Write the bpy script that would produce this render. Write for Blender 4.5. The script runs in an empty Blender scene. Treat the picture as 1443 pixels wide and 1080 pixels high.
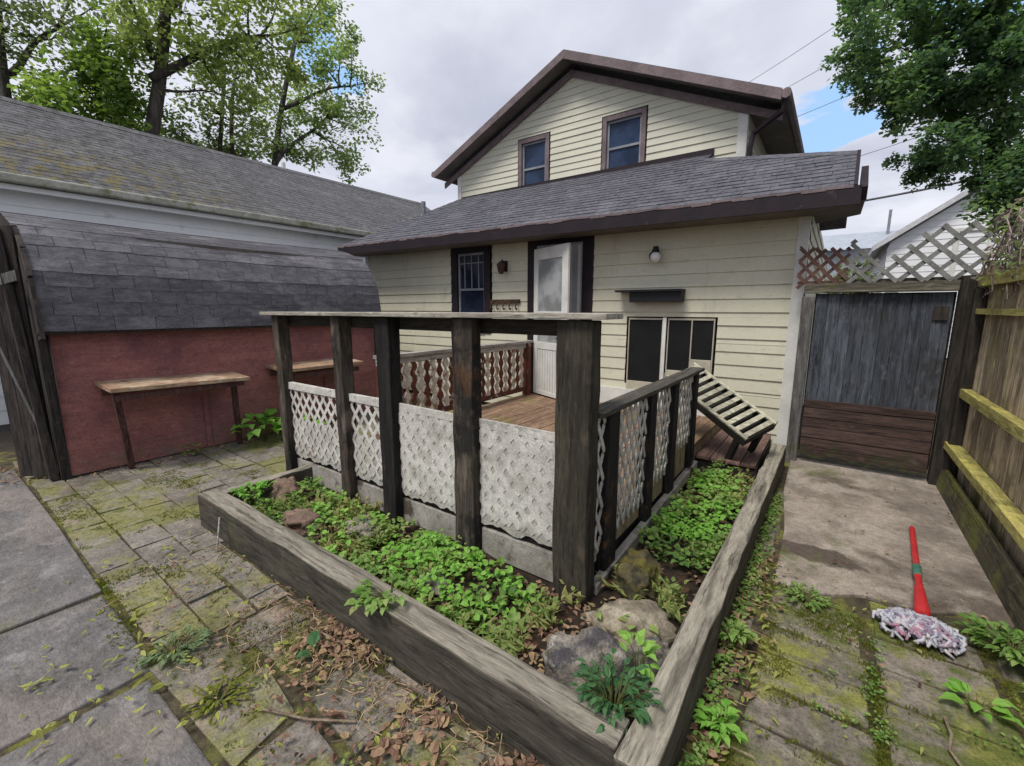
import bpy, math, random
from mathutils import Vector as V, Matrix, noise, Quaternion
R = math.radians
rnd = random.Random(7)
U = rnd.uniform
S = bpy.context.scene
COL = S.collection

# ------------------------------------------------------------------ camera
cd = bpy.data.cameras.new('camera'); cam = bpy.data.objects.new('camera', cd); COL.objects.link(cam)
cam.location = (0, 0, 1.6); cam.rotation_euler = (R(90 - 9.6), 0, R(36))
cd.sensor_width = 36; cd.lens = 36 * 620 / 1443; cd.clip_start = .02; cd.clip_end = 2000
S.camera = cam

# ------------------------------------------------------------------ mesh helpers
class MB:
    def __init__(s): s.v = []; s.f = []
    def add(s, vs, fs):
        b = len(s.v); s.v += [tuple(p) for p in vs]; s.f += [tuple(b + i for i in f) for f in fs]
    def quad(s, a, b, c, d): s.add([a, b, c, d], [(0, 1, 2, 3)])
    def box(s, x0, x1, y0, y1, z0, z1, j=0):
        vs = [V((x, y, z)) for x in (x0, x1) for y in (y0, y1) for z in (z0, z1)]
        if j: vs = [p + V((U(-j, j), U(-j, j), U(-j, j))) for p in vs]
        s.add(vs, BOXF)
    def obox(s, o, a, b, c):       # corner o, edge vectors
        o, a, b, c = V(o), V(a), V(b), V(c)
        s.add([o + a * i + b * j + c * k for i in (0, 1) for j in (0, 1) for k in (0, 1)], BOXF)
    def bar(s, p, q, wd, w, nd, t):  # a board from p to q, width w along wd, thickness t along nd
        p, q = V(p), V(q); wd = V(wd).normalized() * w; nd = V(nd).normalized() * t
        s.obox(p - wd / 2 - nd / 2, q - p, wd, nd)
    def tube(s, pts, rad, n=6, cap=True):
        pts = [V(p) for p in pts]
        if not hasattr(rad, '__len__'): rad = [rad] * len(pts)
        b = len(s.v); x = None
        for i, p in enumerate(pts):
            t = (pts[min(i + 1, len(pts) - 1)] - pts[max(i - 1, 0)]).normalized()
            if x is None: x = t.orthogonal().normalized()
            x = (x - t * x.dot(t)).normalized(); y = t.cross(x)
            for k in range(n):
                a = 2 * math.pi * k / n
                s.v.append(tuple(p + (x * math.cos(a) + y * math.sin(a)) * rad[i]))
        for i in range(len(pts) - 1):
            for k in range(n):
                k2 = (k + 1) % n
                s.f.append((b + i * n + k, b + i * n + k2, b + (i + 1) * n + k2, b + (i + 1) * n + k))
        if cap:
            s.f.append(tuple(b + k for k in reversed(range(n))))
            s.f.append(tuple(b + (len(pts) - 1) * n + k for k in range(n)))
    def leaf(s, p, d, n, L, W, fold=.25, droop=.0):
        d = d.normalized(); sd = d.cross(n)
        if sd.length < 1e-4: sd = d.orthogonal()
        sd.normalize(); n = sd.cross(d)
        m = p + d * (L * .5) + n * (droop * L * .3); t = p + d * L - n * (droop * L * .4)
        h = n * (W * fold)
        b = len(s.v)
        s.v += [tuple(p), tuple(p + d * (L * .28) + sd * (W * .5) + h), tuple(p + d * (L * .66) + sd * (W * .38) + h), tuple(t),
                tuple(p + d * (L * .66) - sd * (W * .38) + h), tuple(p + d * (L * .28) - sd * (W * .5) + h), tuple(m)]
        s.f += [(b, b + 6, b + 2, b + 1), (b + 6, b + 3, b + 2), (b, b + 5, b + 4, b + 6), (b + 6, b + 4, b + 3)]
    def leaf2(s, p, d, n, L, W):
        sd = d.cross(n)
        if sd.length < 1e-4: sd = d.orthogonal()
        sd.normalize(); b = len(s.v)
        s.v += [tuple(p), tuple(p + d * (L * .45) + sd * (W * .5)), tuple(p + d * L), tuple(p + d * (L * .45) - sd * (W * .5))]
        s.f.append((b, b + 3, b + 2, b + 1))
    def build(s, name, mat, parent=None, loc=None, bevel=0, smooth=False, **tags):
        off = V((0, 0, 0))
        if parent is not None:
            q = parent
            while q is not None: off += q.location; q = q.parent
        elif loc is not None: off = V(loc)
        me = bpy.data.meshes.new(name)
        me.from_pydata([(x - off.x, y - off.y, z - off.z) for x, y, z in s.v], [], s.f); me.update()
        if smooth: me.polygons.foreach_set('use_smooth', [True] * len(me.polygons))
        me.materials.append(mat)
        o = bpy.data.objects.new(name, me); COL.objects.link(o)
        if parent is not None: o.parent = parent
        elif loc is not None: o.location = loc
        if bevel:
            m = o.modifiers.new('bevel', 'BEVEL'); m.width = bevel; m.segments = 2; m.limit_method = 'ANGLE'
        for k, val in tags.items():
            if val: o[k] = val
        return o
BOXF = [(0, 1, 3, 2), (4, 6, 7, 5), (0, 4, 5, 1), (2, 3, 7, 6), (0, 2, 6, 4), (1, 5, 7, 3)]

def thing(name, loc, label, category, group=None):
    o = bpy.data.objects.new(name, None); COL.objects.link(o); o.location = loc; o.empty_display_size = .2
    o['label'] = label; o['category'] = category
    if group: o['group'] = group
    return o
def rv():
    while 1:
        p = V((U(-1, 1), U(-1, 1), U(-1, 1)))
        if .05 < p.length < 1: return p.normalized()

# ------------------------------------------------------------------ material helpers
def newmat(name):
    m = bpy.data.materials.new(name); m.use_nodes = True; nt = m.node_tree; nt.nodes.clear(); return m, nt
class NT:
    def __init__(s, nt): s.nt = nt
    def n(s, t, **kw):
        nd = s.nt.nodes.new(t)
        ins = kw.pop('ins', {})
        for k, v in kw.items(): setattr(nd, k, v)
        for k, v in ins.items(): s.put(nd.inputs[k], v)
        return nd
    def put(s, sock, v):
        if isinstance(v, bpy.types.NodeSocket): s.nt.links.new(v, sock)
        else:
            if sock.type == 'RGBA' and len(v) == 3: v = (*v, 1)
            sock.default_value = v
    def noise(s, vec, scale, detail=6, rough=.55, dist=0):
        nd = s.n('ShaderNodeTexNoise', ins={'Vector': vec, 'Scale': scale, 'Detail': detail, 'Roughness': rough, 'Distortion': dist}); return nd.outputs['Fac']
    def mapr(s, v, lo, hi, a=0., b=1.):
        return s.n('ShaderNodeMapRange', interpolation_type='SMOOTHSTEP', ins={0: v, 1: lo, 2: hi, 3: a, 4: b}).outputs[0]
    def mix(s, f, a, b, blend='MIX'):
        nd = s.n('ShaderNodeMix', data_type='RGBA', blend_type=blend)
        s.put(nd.inputs[0], f); s.put(nd.inputs[6], a); s.put(nd.inputs[7], b); return nd.outputs[2]
    def math(s, op, a, b=0.):
        nd = s.n('ShaderNodeMath', operation=op); s.put(nd.inputs[0], a); s.put(nd.inputs[1], b); return nd.outputs[0]
    def vscale(s, vec, sc, off=(0, 0, 0)):
        return s.n('ShaderNodeMapping', ins={'Vector': vec, 'Scale': sc, 'Location': off}).outputs[0]

def M(name, c1, c2=None, sc=5., st=(1, 1, 1), lo=.35, hi=.65, rough=.85, stains=(), bump=.25, bsc=None, bst=None, island=0., spec=.3, metal=0., bdist=.01, grit=.22):
    m, nt = newmat(name); t = NT(nt)
    g = t.n('ShaderNodeNewGeometry'); pos = g.outputs['Position']
    isl = g.outputs['Random Per Island']
    off = t.n('ShaderNodeCombineXYZ', ins={0: t.math('MULTIPLY', isl, 37. if island else 0.), 1: t.math('MULTIPLY', isl, 11. if island else 0.)}).outputs[0]
    p2 = t.n('ShaderNodeVectorMath', operation='ADD', ins={0: pos, 1: off}).outputs[0]
    vec = t.vscale(p2, st)
    n1 = t.noise(vec, sc, 8, .6, .3)
    col = t.mix(t.mapr(n1, lo, hi), c1, c2 or tuple(x * .7 for x in c1))
    if island:
        k = t.mapr(isl, 0., 1., 1 - island, 1 + island)
        col = t.mix(1., col, t.n('ShaderNodeCombineColor', ins={0: k, 1: k, 2: k}).outputs[0], 'MULTIPLY')
    for i, sdef in enumerate(stains):
        c, ssc, slo, shi = sdef[:4]; o = sdef[4] if len(sdef) > 4 else {}
        v2 = t.vscale(pos, o.get('st', (1, 1, 1)), (3.1 * i + 1.7 + o.get('seed', 0), 5.3 * i, 1.1 * i))
        f = t.mapr(t.noise(v2, ssc, 7, o.get('r', .6), o.get('dist', .2)), slo, shi)
        if 'up' in o:
            nz = t.n('ShaderNodeSeparateXYZ', ins={0: g.outputs['Normal']}).outputs[2]
            f = t.math('MULTIPLY', f, t.mapr(nz, .2, .8))
        if 'z' in o:
            pz = t.n('ShaderNodeSeparateXYZ', ins={0: pos}).outputs[2]
            f = t.math('MULTIPLY', f, t.mapr(pz, o['z'][0], o['z'][1]))
        if 'x' in o:
            px = t.n('ShaderNodeSeparateXYZ', ins={0: pos}).outputs[0]
            f = t.math('MULTIPLY', f, t.mapr(px, o['x'][0], o['x'][1]))
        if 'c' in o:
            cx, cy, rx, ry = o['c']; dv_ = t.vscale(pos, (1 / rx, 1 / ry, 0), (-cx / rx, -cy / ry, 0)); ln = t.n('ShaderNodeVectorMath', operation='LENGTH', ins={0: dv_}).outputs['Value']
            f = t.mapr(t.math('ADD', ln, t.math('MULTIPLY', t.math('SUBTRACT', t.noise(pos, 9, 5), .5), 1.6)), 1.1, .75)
        if 'y' in o:
            py = t.n('ShaderNodeSeparateXYZ', ins={0: pos}).outputs[1]
            f = t.math('MULTIPLY', f, t.mapr(py, o['y'][0], o['y'][1]))
        if 'a' in o: f = t.math('MULTIPLY', f, o['a'])
        col = t.mix(f, col, c)
    if grit:
        gs = tuple(max(.12, q / max(st)) for q in st); gk = t.math('ADD', t.mapr(t.noise(t.vscale(p2, gs), 95, 3, .8), .3, .7, 1 - grit, 1 + grit), t.mapr(t.noise(t.vscale(p2, gs, (5, 3, 1)), 24, 4, .75), .3, .7, -grit * .7, grit * .7))
        col = t.mix(1., col, t.n('ShaderNodeCombineColor', ins={0: gk, 1: gk, 2: gk}).outputs[0], 'MULTIPLY')
    b = t.n('ShaderNodeBsdfPrincipled', ins={'Base Color': col, 'Roughness': rough, 'Metallic': metal, 'Specular IOR Level': spec})
    if bump:
        bn = t.noise(t.vscale(p2, bst or st), bsc or sc * 3, 9, .7)
        bb = t.n('ShaderNodeBump', ins={'Strength': bump, 'Distance': bdist, 'Height': bn}); t.put(b.inputs['Normal'], bb.outputs[0])
    o = t.n('ShaderNodeOutputMaterial'); nt.links.new(b.outputs[0], o.inputs[0])
    return m

def wood(name, c1, c2, ax='z', stains=(), rough=.9, island=.18, bump=.5, lo=.35, hi=.65, sc=1.):
    st = {'x': (3.2, 30, 30), 'y': (30, 3.2, 30), 'z': (30, 30, 3.2)}[ax]
    st = tuple(q * sc for q in st)
    k = tuple(q * .55 for q in st) if True else st
    cr = {'x': (1.3, 24, 24), 'y': (24, 1.3, 24), 'z': (24, 24, 1.3)}[ax]
    stains = list(stains) + [(tuple(q * .28 for q in c2), 1.6, .565, .59, {'st': cr, 'dist': .5, 'r': .75, 'seed': 9, 'a': .6}), (tuple(min(.6, q * 1.45) for q in c1), 22, .56, .68, {'st': tuple(.35 + .65 * (q > 5) for q in cr), 'a': .45, 'seed': 3})]
    return M(name, c1, c2, 1., st, lo, hi, rough, stains, bump, 2.2, st, island, .25)

def leafmat(name, cols, trans=.35, rough=.55, spec=.3):
    m, nt = newmat(name); t = NT(nt)
    g = t.n('ShaderNodeNewGeometry')
    r = t.n('ShaderNodeValToRGB'); cr = r.color_ramp; cr.interpolation = 'LINEAR'
    while len(cr.elements) < len(cols): cr.elements.new(.5)
    for i, c in enumerate(cols): cr.elements[i].position = i / (len(cols) - 1); cr.elements[i].color = (*c, 1)
    big = t.noise(g.outputs['Position'], 1.7, 3)
    f = t.math('ADD', t.math('MULTIPLY', g.outputs['Random Per Island'], .6), t.mapr(big, .3, .7, 0., .4))
    t.put(r.inputs[0], f)
    b = t.n('ShaderNodeBsdfPrincipled', ins={'Base Color': r.outputs[0], 'Roughness': rough, 'Specular IOR Level': spec})
    tr = t.n('ShaderNodeBsdfTranslucent', ins={'Color': t.mix(1., r.outputs[0], (1.4, 1.5, .7), 'MULTIPLY')})
    mx = t.n('ShaderNodeMixShader', ins={0: trans, 1: b.outputs[0], 2: tr.outputs[0]})
    o = t.n('ShaderNodeOutputMaterial'); nt.links.new(mx.outputs[0], o.inputs[0]); return m

def glass(name, c=(.02, .025, .035), rough=.06, sp=.4):
    m, nt = newmat(name); t = NT(nt)
    pos = t.n('ShaderNodeNewGeometry').outputs['Position']
    b = t.n('ShaderNodeBsdfPrincipled', ins={'Base Color': t.mix(t.mapr(t.noise(pos, 3), .4, .6), c, tuple(x * 1.8 for x in c)), 'Roughness': rough, 'Specular IOR Level': sp})
    bp = t.n('ShaderNodeBump', ins={'Strength': .03, 'Distance': .05, 'Height': t.noise(pos, 2, 2)}); t.put(b.inputs['Normal'], bp.outputs[0])
    o = t.n('ShaderNodeOutputMaterial'); nt.links.new(b.outputs[0], o.inputs[0]); return m

MOSS = (.085, .105, .02); MOSSY = (.17, .17, .04); GREENM = (.05, .075, .015); DIRT = (.055, .04, .027)
m_ground = M('soil ground', (.07, .055, .038), (.035, .028, .02), 6, bump=.8, bsc=25, stains=[(GREENM, 1.3, .55, .7)], bdist=.03)
m_joint = M('joint soil', (.11, .09, .05), (.05, .042, .028), 12, bump=1, bsc=40, stains=[(MOSSY, 3.5, .50, .62)], bdist=.02)
m_bed = M('bed soil', (.05, .033, .022), (.02, .014, .01), 14, bump=1, bsc=45, stains=[((.12, .06, .035), 9, .55, .65)], bdist=.03)
m_paver = M('mossy pavers', (.225, .20, .175), (.15, .135, .118), 6, stains=[((.27, .24, .21), 9, .54, .66, {'a': .7}), ((.25, .20, .165), 2.2, .52, .66), (MOSSY, 2.1, .45, .60, {'a': .75, 'r': .7}), (MOSS, 6, .56, .64, {'a': .8, 'r': .7}), ((.07, .06, .05), 22, .60, .70, {'a': .6}), ((.05, .042, .032), 1.3, .56, .7, {'a': .6})], bump=.6, bsc=30, island=.16, grit=0.3)
m_paver2 = M('right pavers', (.205, .175, .145), (.13, .115, .095), 6, stains=[((.26, .225, .19), 9, .54, .66, {'a': .6}), ((.20, .205, .04), 2.6, .48, .60, {'a': .85, 'r': .72}), (MOSS, 2.2, .46, .58, {'a': .85, 'r': .72}), ((.07, .06, .05), 22, .60, .70, {'a': .6}), ((.05, .045, .03), 1.5, .55, .7, {'a': .6})], bump=.6, bsc=30, island=.14, grit=0.3)
m_slab = M('bluestone slab', (.175, .165, .16), (.115, .109, .105), 2.4, st=(1, 1.8, 1), stains=[((.26, .245, .245), 5, .54, .68, {'a': .7}), ((.09, .085, .08), 1.1, .54, .7, {'a': .6}), ((.16, .155, .09), 2.2, .56, .70, {'a': .6}), ((.085, .08, .078), 14, .58, .68, {'a': .5}), ((.30, .27, .25), 26, .62, .70, {'a': .5}), ((.25, .21, .185), 1.4, .5, .65, {'a': .6, 'seed': 4})], bump=.8, bsc=14, bst=(1, 2.4, 1), rough=.7, bdist=.015, grit=0.22)
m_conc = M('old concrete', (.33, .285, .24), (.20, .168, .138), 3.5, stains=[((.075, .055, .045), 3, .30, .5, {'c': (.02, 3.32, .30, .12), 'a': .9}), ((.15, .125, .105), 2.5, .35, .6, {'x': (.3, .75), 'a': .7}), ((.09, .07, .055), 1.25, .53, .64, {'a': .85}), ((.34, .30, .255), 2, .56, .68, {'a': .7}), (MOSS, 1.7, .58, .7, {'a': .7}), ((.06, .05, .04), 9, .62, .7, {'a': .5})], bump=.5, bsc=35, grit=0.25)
m_siding = M('cream vinyl siding', (.59, .575, .45), (.535, .52, .41), 1.4, rough=.6, stains=[((.36, .36, .28), 2., .55, .75, {'st': (3, 3, .6), 'a': .6}), ((.42, .40, .29), 7, .56, .7, {'st': (1, 1, 2.5), 'a': .5}), ((.27, .26, .16), 1., .5, .8, {'z': (.75, .1), 'a': .7})], bump=.06, bsc=20, grit=0.05)
m_siding2 = M('upper vinyl siding', (.59, .58, .475), (.54, .53, .435), 1.4, rough=.6, stains=[((.36, .36, .29), 1.6, .55, .75, {'st': (2, 2, .5), 'a': .5})], bump=.06, bsc=20, grit=0.05)
m_cream = M('cream trim', (.46, .43, .34), (.38, .35, .28), 4, rough=.6, stains=[((.33, .31, .24), 5, .6, .72, {'a': .6})], bump=.1, grit=0.06)
m_white = M('white trim paint', (.66, .66, .63), (.56, .56, .53), 3, rough=.6, stains=[((.36, .34, .28), 5, .62, .75, {'a': .6})], bump=.1, grit=0.06)
m_darktrim = M('dark brown fascia', (.02, .012, .017), (.012, .008, .011), 5, rough=.65, stains=[((.08, .06, .06), 7, .64, .72, {'a': .5})], bump=.15, grit=0.15)
m_mauve = M('faded brown trim', (.19, .145, .15), (.13, .10, .105), 4, rough=.7, stains=[((.16, .13, .13), 6, .58, .72, {'a': .5})], bump=.15)
m_soffit = M('soffit', (.16, .145, .13), (.12, .105, .095), 4, rough=.8)
m_shingle = M('grey shingles', (.125, .125, .148), (.07, .07, .085), 18, island=.09, stains=[((.17, .165, .185), 2, .52, .68, {'a': .6}), ((.09, .075, .07), 3, .58, .7, {'a': .5})], bump=.7, bsc=90)
m_shingle_g = M('mossy garage shingles', (.135, .134, .142), (.08, .08, .086), 9, island=.10, stains=[((.17, .165, .165), 1.2, .52, .7, {'a': .6}), ((.15, .125, .04), 5, .46, .58, {'y': (5.5, 1.5), 'z': (4.6, 3.7), 'a': .85}), ((.05, .05, .048), 7, .48, .6, {'y': (7.5, 2), 'a': .75})], bump=.7, bsc=60)
m_shingle_s = M('worn shed shingles', (.125, .122, .135), (.085, .083, .094), 8, st=(1, .8, 2), island=.10, stains=[((.055, .052, .06), 1.6, .5, .66, {'st': (1, .4, 2.5), 'a': .7}), ((.175, .17, .185), 3.2, .52, .64, {'st': (1, .6, 2), 'a': .7}), ((.06, .058, .066), 7, .56, .66, {'st': (1, .5, 3), 'a': .6})], bump=.6, bsc=60)
m_garage_wall = M('pale blue white wall', (.86, .88, .88), (.80, .825, .83), 2, st=(1, .4, 1), rough=.6, stains=[((.35, .36, .33), 3, .58, .75, {'a': .5})], grit=0.04)
m_gutter = M('mossy gutter', (.42, .42, .36), (.30, .30, .24), 5, rough=.6, stains=[((.17, .16, .07), 4, .5, .66, {'a': .8})])
m_red = M('faded barn red boards', (.32, .135, .12), (.25, .105, .097), 2.5, st=(1, 1, 2), rough=.8, stains=[((.40, .24, .21), 9, .58, .66, {'st': (1, 1, 3), 'a': .55, 'r': .75}), ((.12, .05, .05), 1., .54, .58, {'st': (.2, .25, 9), 'a': .2}), ((.13, .055, .07), 1.1, .5, .7, {'a': .6}), ((.16, .13, .09), 3, .4, .7, {'z': (.35, .02), 'a': .8})], bump=.35, bsc=14, bst=(1, 8, 1))
m_redwood = wood('red brown bench top', (.42, .28, .18), (.28, .175, .115), 'y', [((.52, .42, .30), 3, .48, .62, {'a': .75}), ((.09, .05, .04), 5, .56, .7, {'a': .6})])
m_redleg = wood('red brown bench legs', (.10, .05, .042), (.06, .03, .028), 'z')
m_gable = wood('dark shed gable boards', (.055, .045, .04), (.025, .021, .02), 'z', [((.10, .075, .05), 4, .56, .7, {'a': .6})])
m_post = wood('weathered dark post', (.085, .07, .055), (.036, .03, .024), 'z', [((.014, .013, .013), 3.4, .50, .60, {'a': .85, 'r': .7}), ((.17, .14, .11), 7, .58, .68, {'st': (1, 1, .3), 'a': .6}), ((.10, .05, .025), 3.4, .58, .68, {'a': .6, 'seed': 4})])
m_postblk = wood('charred black post', (.026, .023, .022), (.012, .011, .011), 'z', [((.16, .09, .045), 3.4, .54, .64, {'z': (.85, .3), 'a': .8}), ((.09, .075, .06), 8, .62, .7, {'st': (1, 1, .25), 'a': .5})])
m_postgry = wood('grey corner post', (.068, .06, .045), (.034, .03, .023), 'z', [((.025, .022, .018), 1.6, .56, .7, {'st': (1, 1, .4), 'a': .7}), ((.10, .075, .055), 4, .58, .7, {'a': .5})])
m_rail = wood('weathered cap rail', (.44, .41, .35), (.30, .27, .23), 'x', [((.12, .10, .08), 6, .58, .7, {'a': .7})])
m_dkrail = wood('dark under rail', (.055, .045, .036), (.03, .025, .02), 'x')
m_lattice = M('peeling white lattice', (.58, .56, .52), (.47, .455, .42), 6, rough=.75, stains=[((.36, .34, .30), 4, .5, .64, {'a': .75}), ((.30, .27, .23), 14, .58, .68, {'a': .7}), ((.22, .12, .07), 3.1, .63, .70, {'a': .8}), ((.12, .10, .08), 13, .64, .70)], bump=.3, bsc=30)
m_panel = M('peeling white panel', (.47, .45, .41), (.38, .365, .335), 5, rough=.8, stains=[((.36, .35, .31), 4, .5, .64, {'a': .7}), ((.20, .17, .14), 11, .63, .70), ((.25, .14, .08), 2.6, .64, .71, {'a': .8}), ((.3, .29, .24), 5, .42, .62, {'z': (.5, .34), 'a': .7})], bump=.35, bsc=25)
m_skirt = M('peeling pale skirt board', (.33, .31, .28), (.23, .215, .19), 5, rough=.85, stains=[((.07, .055, .045), 5, .53, .63), ((.2, .2, .1), 3, .58, .7, {'a': .6})], bump=.4)
m_redrail = M('peeling red brown rail', (.13, .038, .02), (.08, .026, .018), 6, rough=.8, stains=[((.42, .38, .32), 9, .58, .66, {'a': .85}), ((.05, .03, .025), 4, .56, .68, {'a': .7})], bump=.4)
m_whitebal = M('peeling white balusters', (.52, .46, .38), (.42, .36, .29), 6, rough=.8, stains=[((.22, .09, .04), 9, .55, .64, {'a': .85})], bump=.4)
m_deck = wood('worn brown deck', (.27, .17, .11), (.17, .11, .075), 'y', [((.17, .15, .05), 2.4, .55, .68, {'a': .7}), ((.36, .27, .19), 3.2, .52, .66, {'a': .6}), ((.06, .045, .035), 6, .58, .7, {'a': .6})])
m_deckred = wood('red brown step boards', (.19, .115, .095), (.11, .07, .06), 'y', [((.07, .05, .045), 5, .55, .68, {'a': .6})])
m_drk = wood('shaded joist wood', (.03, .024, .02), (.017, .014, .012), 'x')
m_tan = wood('tan skirt planks', (.32, .25, .16), (.22, .17, .11), 'z', [((.10, .075, .05), 3, .56, .7, {'a': .6})])
m_timb = wood('landscape timber', (.085, .077, .06), (.045, .04, .032), 'x', [((.085, .088, .04), 1.8, .52, .68, {'a': .6}), ((.03, .026, .021), 3, .55, .68, {'a': .7}), ((.27, .245, .20), 5, .25, .6, {'up': 1, 'st': (.3, 4, 4), 'a': .9})], island=.05)  # pale up-facing stain: bleached top, with overhead light put into the colour too
m_timby = wood('landscape timber side', (.115, .10, .078), (.06, .052, .042), 'y', [((.12, .115, .045), 1.8, .54, .68, {'a': .6}), ((.04, .035, .028), 3, .55, .68, {'a': .6}), ((.31, .285, .23), 5, .25, .6, {'up': 1, 'st': (4, .3, 4), 'a': .9})], island=.05)  # same split as the front timber: top bleached and painted lighter as if lit
m_fence = wood('fence boards', (.46, .37, .255), (.28, .22, .145), 'z', [((.09, .075, .055), 1.8, .52, .66, {'a': .75}), ((.34, .31, .09), 2.2, .50, .66, {'z': (.2, 2.2), 'a': .7}), ((.13, .135, .04), 2, .5, .66, {'z': (.8, .1), 'a': .8}), ((.50, .45, .38), 5, .56, .68, {'st': (1, 1, .15), 'a': .6}), ((.06, .05, .04), 7, .58, .66, {'st': (1, 1, .12), 'a': .7})], island=.42)
m_fencerail = wood('mossy yellow fence rail', (.46, .41, .13), (.33, .29, .10), 'y', [((.48, .43, .11), 3, .5, .64, {'up': 1, 'a': .8}), ((.14, .12, .05), 5, .54, .66, {'a': .7})])
m_fencebase = wood('mossy kickboard', (.10, .09, .055), (.055, .05, .035), 'y', [((.14, .145, .035), 2.4, .48, .62, {'a': .8})])
m_gate = wood('blue grey gate boards', (.085, .097, .115), (.045, .05, .062), 'z', [((.19, .20, .22), 5, .60, .72, {'st': (1, 1, .15), 'a': .7}), ((.035, .032, .03), 2, .52, .68, {'a': .7}), ((.10, .075, .06), 4, .60, .7, {'z': (.95, .6)})], island=.3)
m_gatebr = wood('brown gate boards', (.088, .055, .046), (.045, .03, .026), 'x', [((.15, .12, .09), 6, .58, .68, {'st': (.3, 1, 1), 'a': .7}), ((.04, .055, .022), 3, .45, .62, {'z': (.35, .1), 'a': .9})], island=.25)
m_gatepost = wood('dark gate post', (.05, .042, .034), (.025, .021, .018), 'z', [((.3, .29, .27), 4, .70, .74, {'a': .8})])
m_gatepost2 = wood('grey gate post', (.15, .145, .14), (.09, .085, .08), 'z', [((.14, .07, .035), 5, .56, .68, {'z': (.9, .2)}), ((.07, .08, .03), 3, .5, .65, {'z': (.3, 0)})])
m_header = wood('gate header', (.15, .14, .105), (.09, .08, .06), 'x', [((.12, .115, .04), 3, .54, .68, {'a': .7})])
m_trel = M('grey trellis', (.22, .22, .21), (.14, .14, .135), 8, stains=[((.3, .29, .27), 7, .64, .7, {'a': .6})], bump=.3)
m_trelbr = M('rusty brown trellis', (.135, .075, .058), (.085, .048, .038), 8, stains=[((.20, .14, .10), 5, .56, .68, {'a': .6})], bump=.3)
m_slat = wood('pale slats', (.42, .405, .31), (.28, .265, .2), 'x', [((.15, .13, .1), 6, .6, .7, {'a': .6})])
m_benchdk = M('dark bench frame', (.032, .03, .026), (.02, .018, .016), 6)
m_black = M('black board', (.008, .009, .01), (.005, .005, .006), 6, rough=.5, bump=.05, grit=0.05)
m_blackiron = M('black metal', (.014, .013, .013), (.03, .02, .016), 14, rough=.55, bump=.2, lo=.5, hi=.75)
m_rust = M('rusty iron', (.09, .05, .03), (.045, .028, .02), 12, rough=.8)
m_sash = M('grey white sash', (.26, .27, .30), (.19, .20, .23), 4, rough=.6, grit=0.06)
m_sash2 = M('dull grey door', (.40, .42, .45), (.32, .34, .37), 3, rough=.6, grit=0.06)
m_opal = M('opal glass', (.72, .72, .70), (.66, .66, .64), 3, rough=.25, bump=0, grit=0)
m_pane = glass('window glass', (.018, .03, .06), .12, .18); m_pane2 = glass('dark window glass', (.012, .016, .03)); m_pane3 = glass('door glass', (.20, .21, .21), .15)
m_rock = M('garden rock', (.27, .24, .20), (.10, .095, .09), 11, stains=[((.40, .37, .32), 12, .55, .64, {'a': .8}), ((.055, .05, .06), 6, .50, .60, {'a': .85}), ((.30, .22, .15), 5, .58, .68, {'a': .6}), ((.12, .115, .045), 3.4, .54, .66, {'up': 1, 'a': .8})], bump=1, bsc=24, bdist=.02, grit=0.32)
m_rocktan = M('tan rock', (.36, .31, .23), (.20, .17, .125), 11, stains=[((.44, .40, .33), 12, .55, .64, {'a': .7}), ((.10, .09, .07), 6, .54, .64, {'a': .7}), ((.16, .17, .06), 4, .52, .64, {'up': 1, 'a': .7})], bump=1, bsc=24, bdist=.02)
m_rockm = M('mossy rock', (.14, .12, .06), (.07, .06, .035), 14, stains=[((.15, .13, .03), 6, .45, .6), ((.05, .045, .03), 9, .55, .66)], bump=1, bsc=50, bdist=.02)
m_rockr = M('reddish rock', (.25, .165, .13), (.15, .10, .08), 9, stains=[((.30, .26, .2), 6, .55, .66, {'a': .7}), ((.10, .11, .045), 4, .55, .68, {'a': .7})], bump=1, bsc=24, bdist=.02)
m_mopred = M('red plastic', (.50, .025, .028), (.38, .018, .022), 6, rough=.5, stains=[((.30, .10, .09), 14, .58, .68, {'a': .6})], bump=0, spec=.5, grit=0.06)
m_mopgrn = M('green grip', (.06, .17, .12), (.045, .12, .09), 6, rough=.5, bump=0)
m_pipe = M('grey vent pipe', (.22, .23, .26), (.16, .17, .19), 6, rough=.5)
m_bark = M('tree bark', (.10, .088, .075), (.045, .038, .033), 3, st=(4, 4, .7), bump=1, bdist=.05, stains=[((.15, .145, .11), 2, .55, .7, {'a': .6})])
m_stem = M('plant stem', (.10, .12, .035), (.08, .08, .03), 8, bump=0)
m_twig = M('dry twig', (.26, .21, .15), (.14, .10, .07), 20, bump=.3)
m_vine = M('dry vine stalk', (.30, .235, .215), (.17, .13, .115), 20, bump=.3, island=.3)
m_straw = M('dry straw', (.36, .27, .16), (.20, .12, .075), 9, bump=0, island=.5)
m_wire = M('cable', (.12, .12, .13), (.09, .09, .10), 5, bump=0)
l_tree1 = leafmat('maple leaves', [(.15, .20, .09), (.22, .28, .12), (.30, .35, .16), (.38, .41, .22)], .55)
l_tree4 = leafmat('grey maple leaves', [(.13, .20, .11), (.20, .28, .15), (.28, .36, .20), (.36, .42, .26)], .55)
l_tree2 = leafmat('bright maple leaves', [(.13, .22, .06), (.20, .30, .085), (.28, .38, .12)], .5)
l_tree3 = leafmat('grey green leaves', [(.10, .14, .08), (.16, .20, .12), (.23, .26, .17)], .45)
l_dark = leafmat('dark tree leaves', [(.055, .11, .085), (.09, .16, .105), (.14, .23, .12), (.22, .33, .15)], .5)
l_weed = leafmat('weed leaves', [(.07, .15, .035), (.12, .23, .05), (.19, .32, .07), (.28, .39, .12), (.30, .30, .12)], .4)
l_bright = leafmat('bright weed leaves', [(.16, .36, .05), (.23, .46, .08), (.33, .54, .13)], .42)
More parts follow.
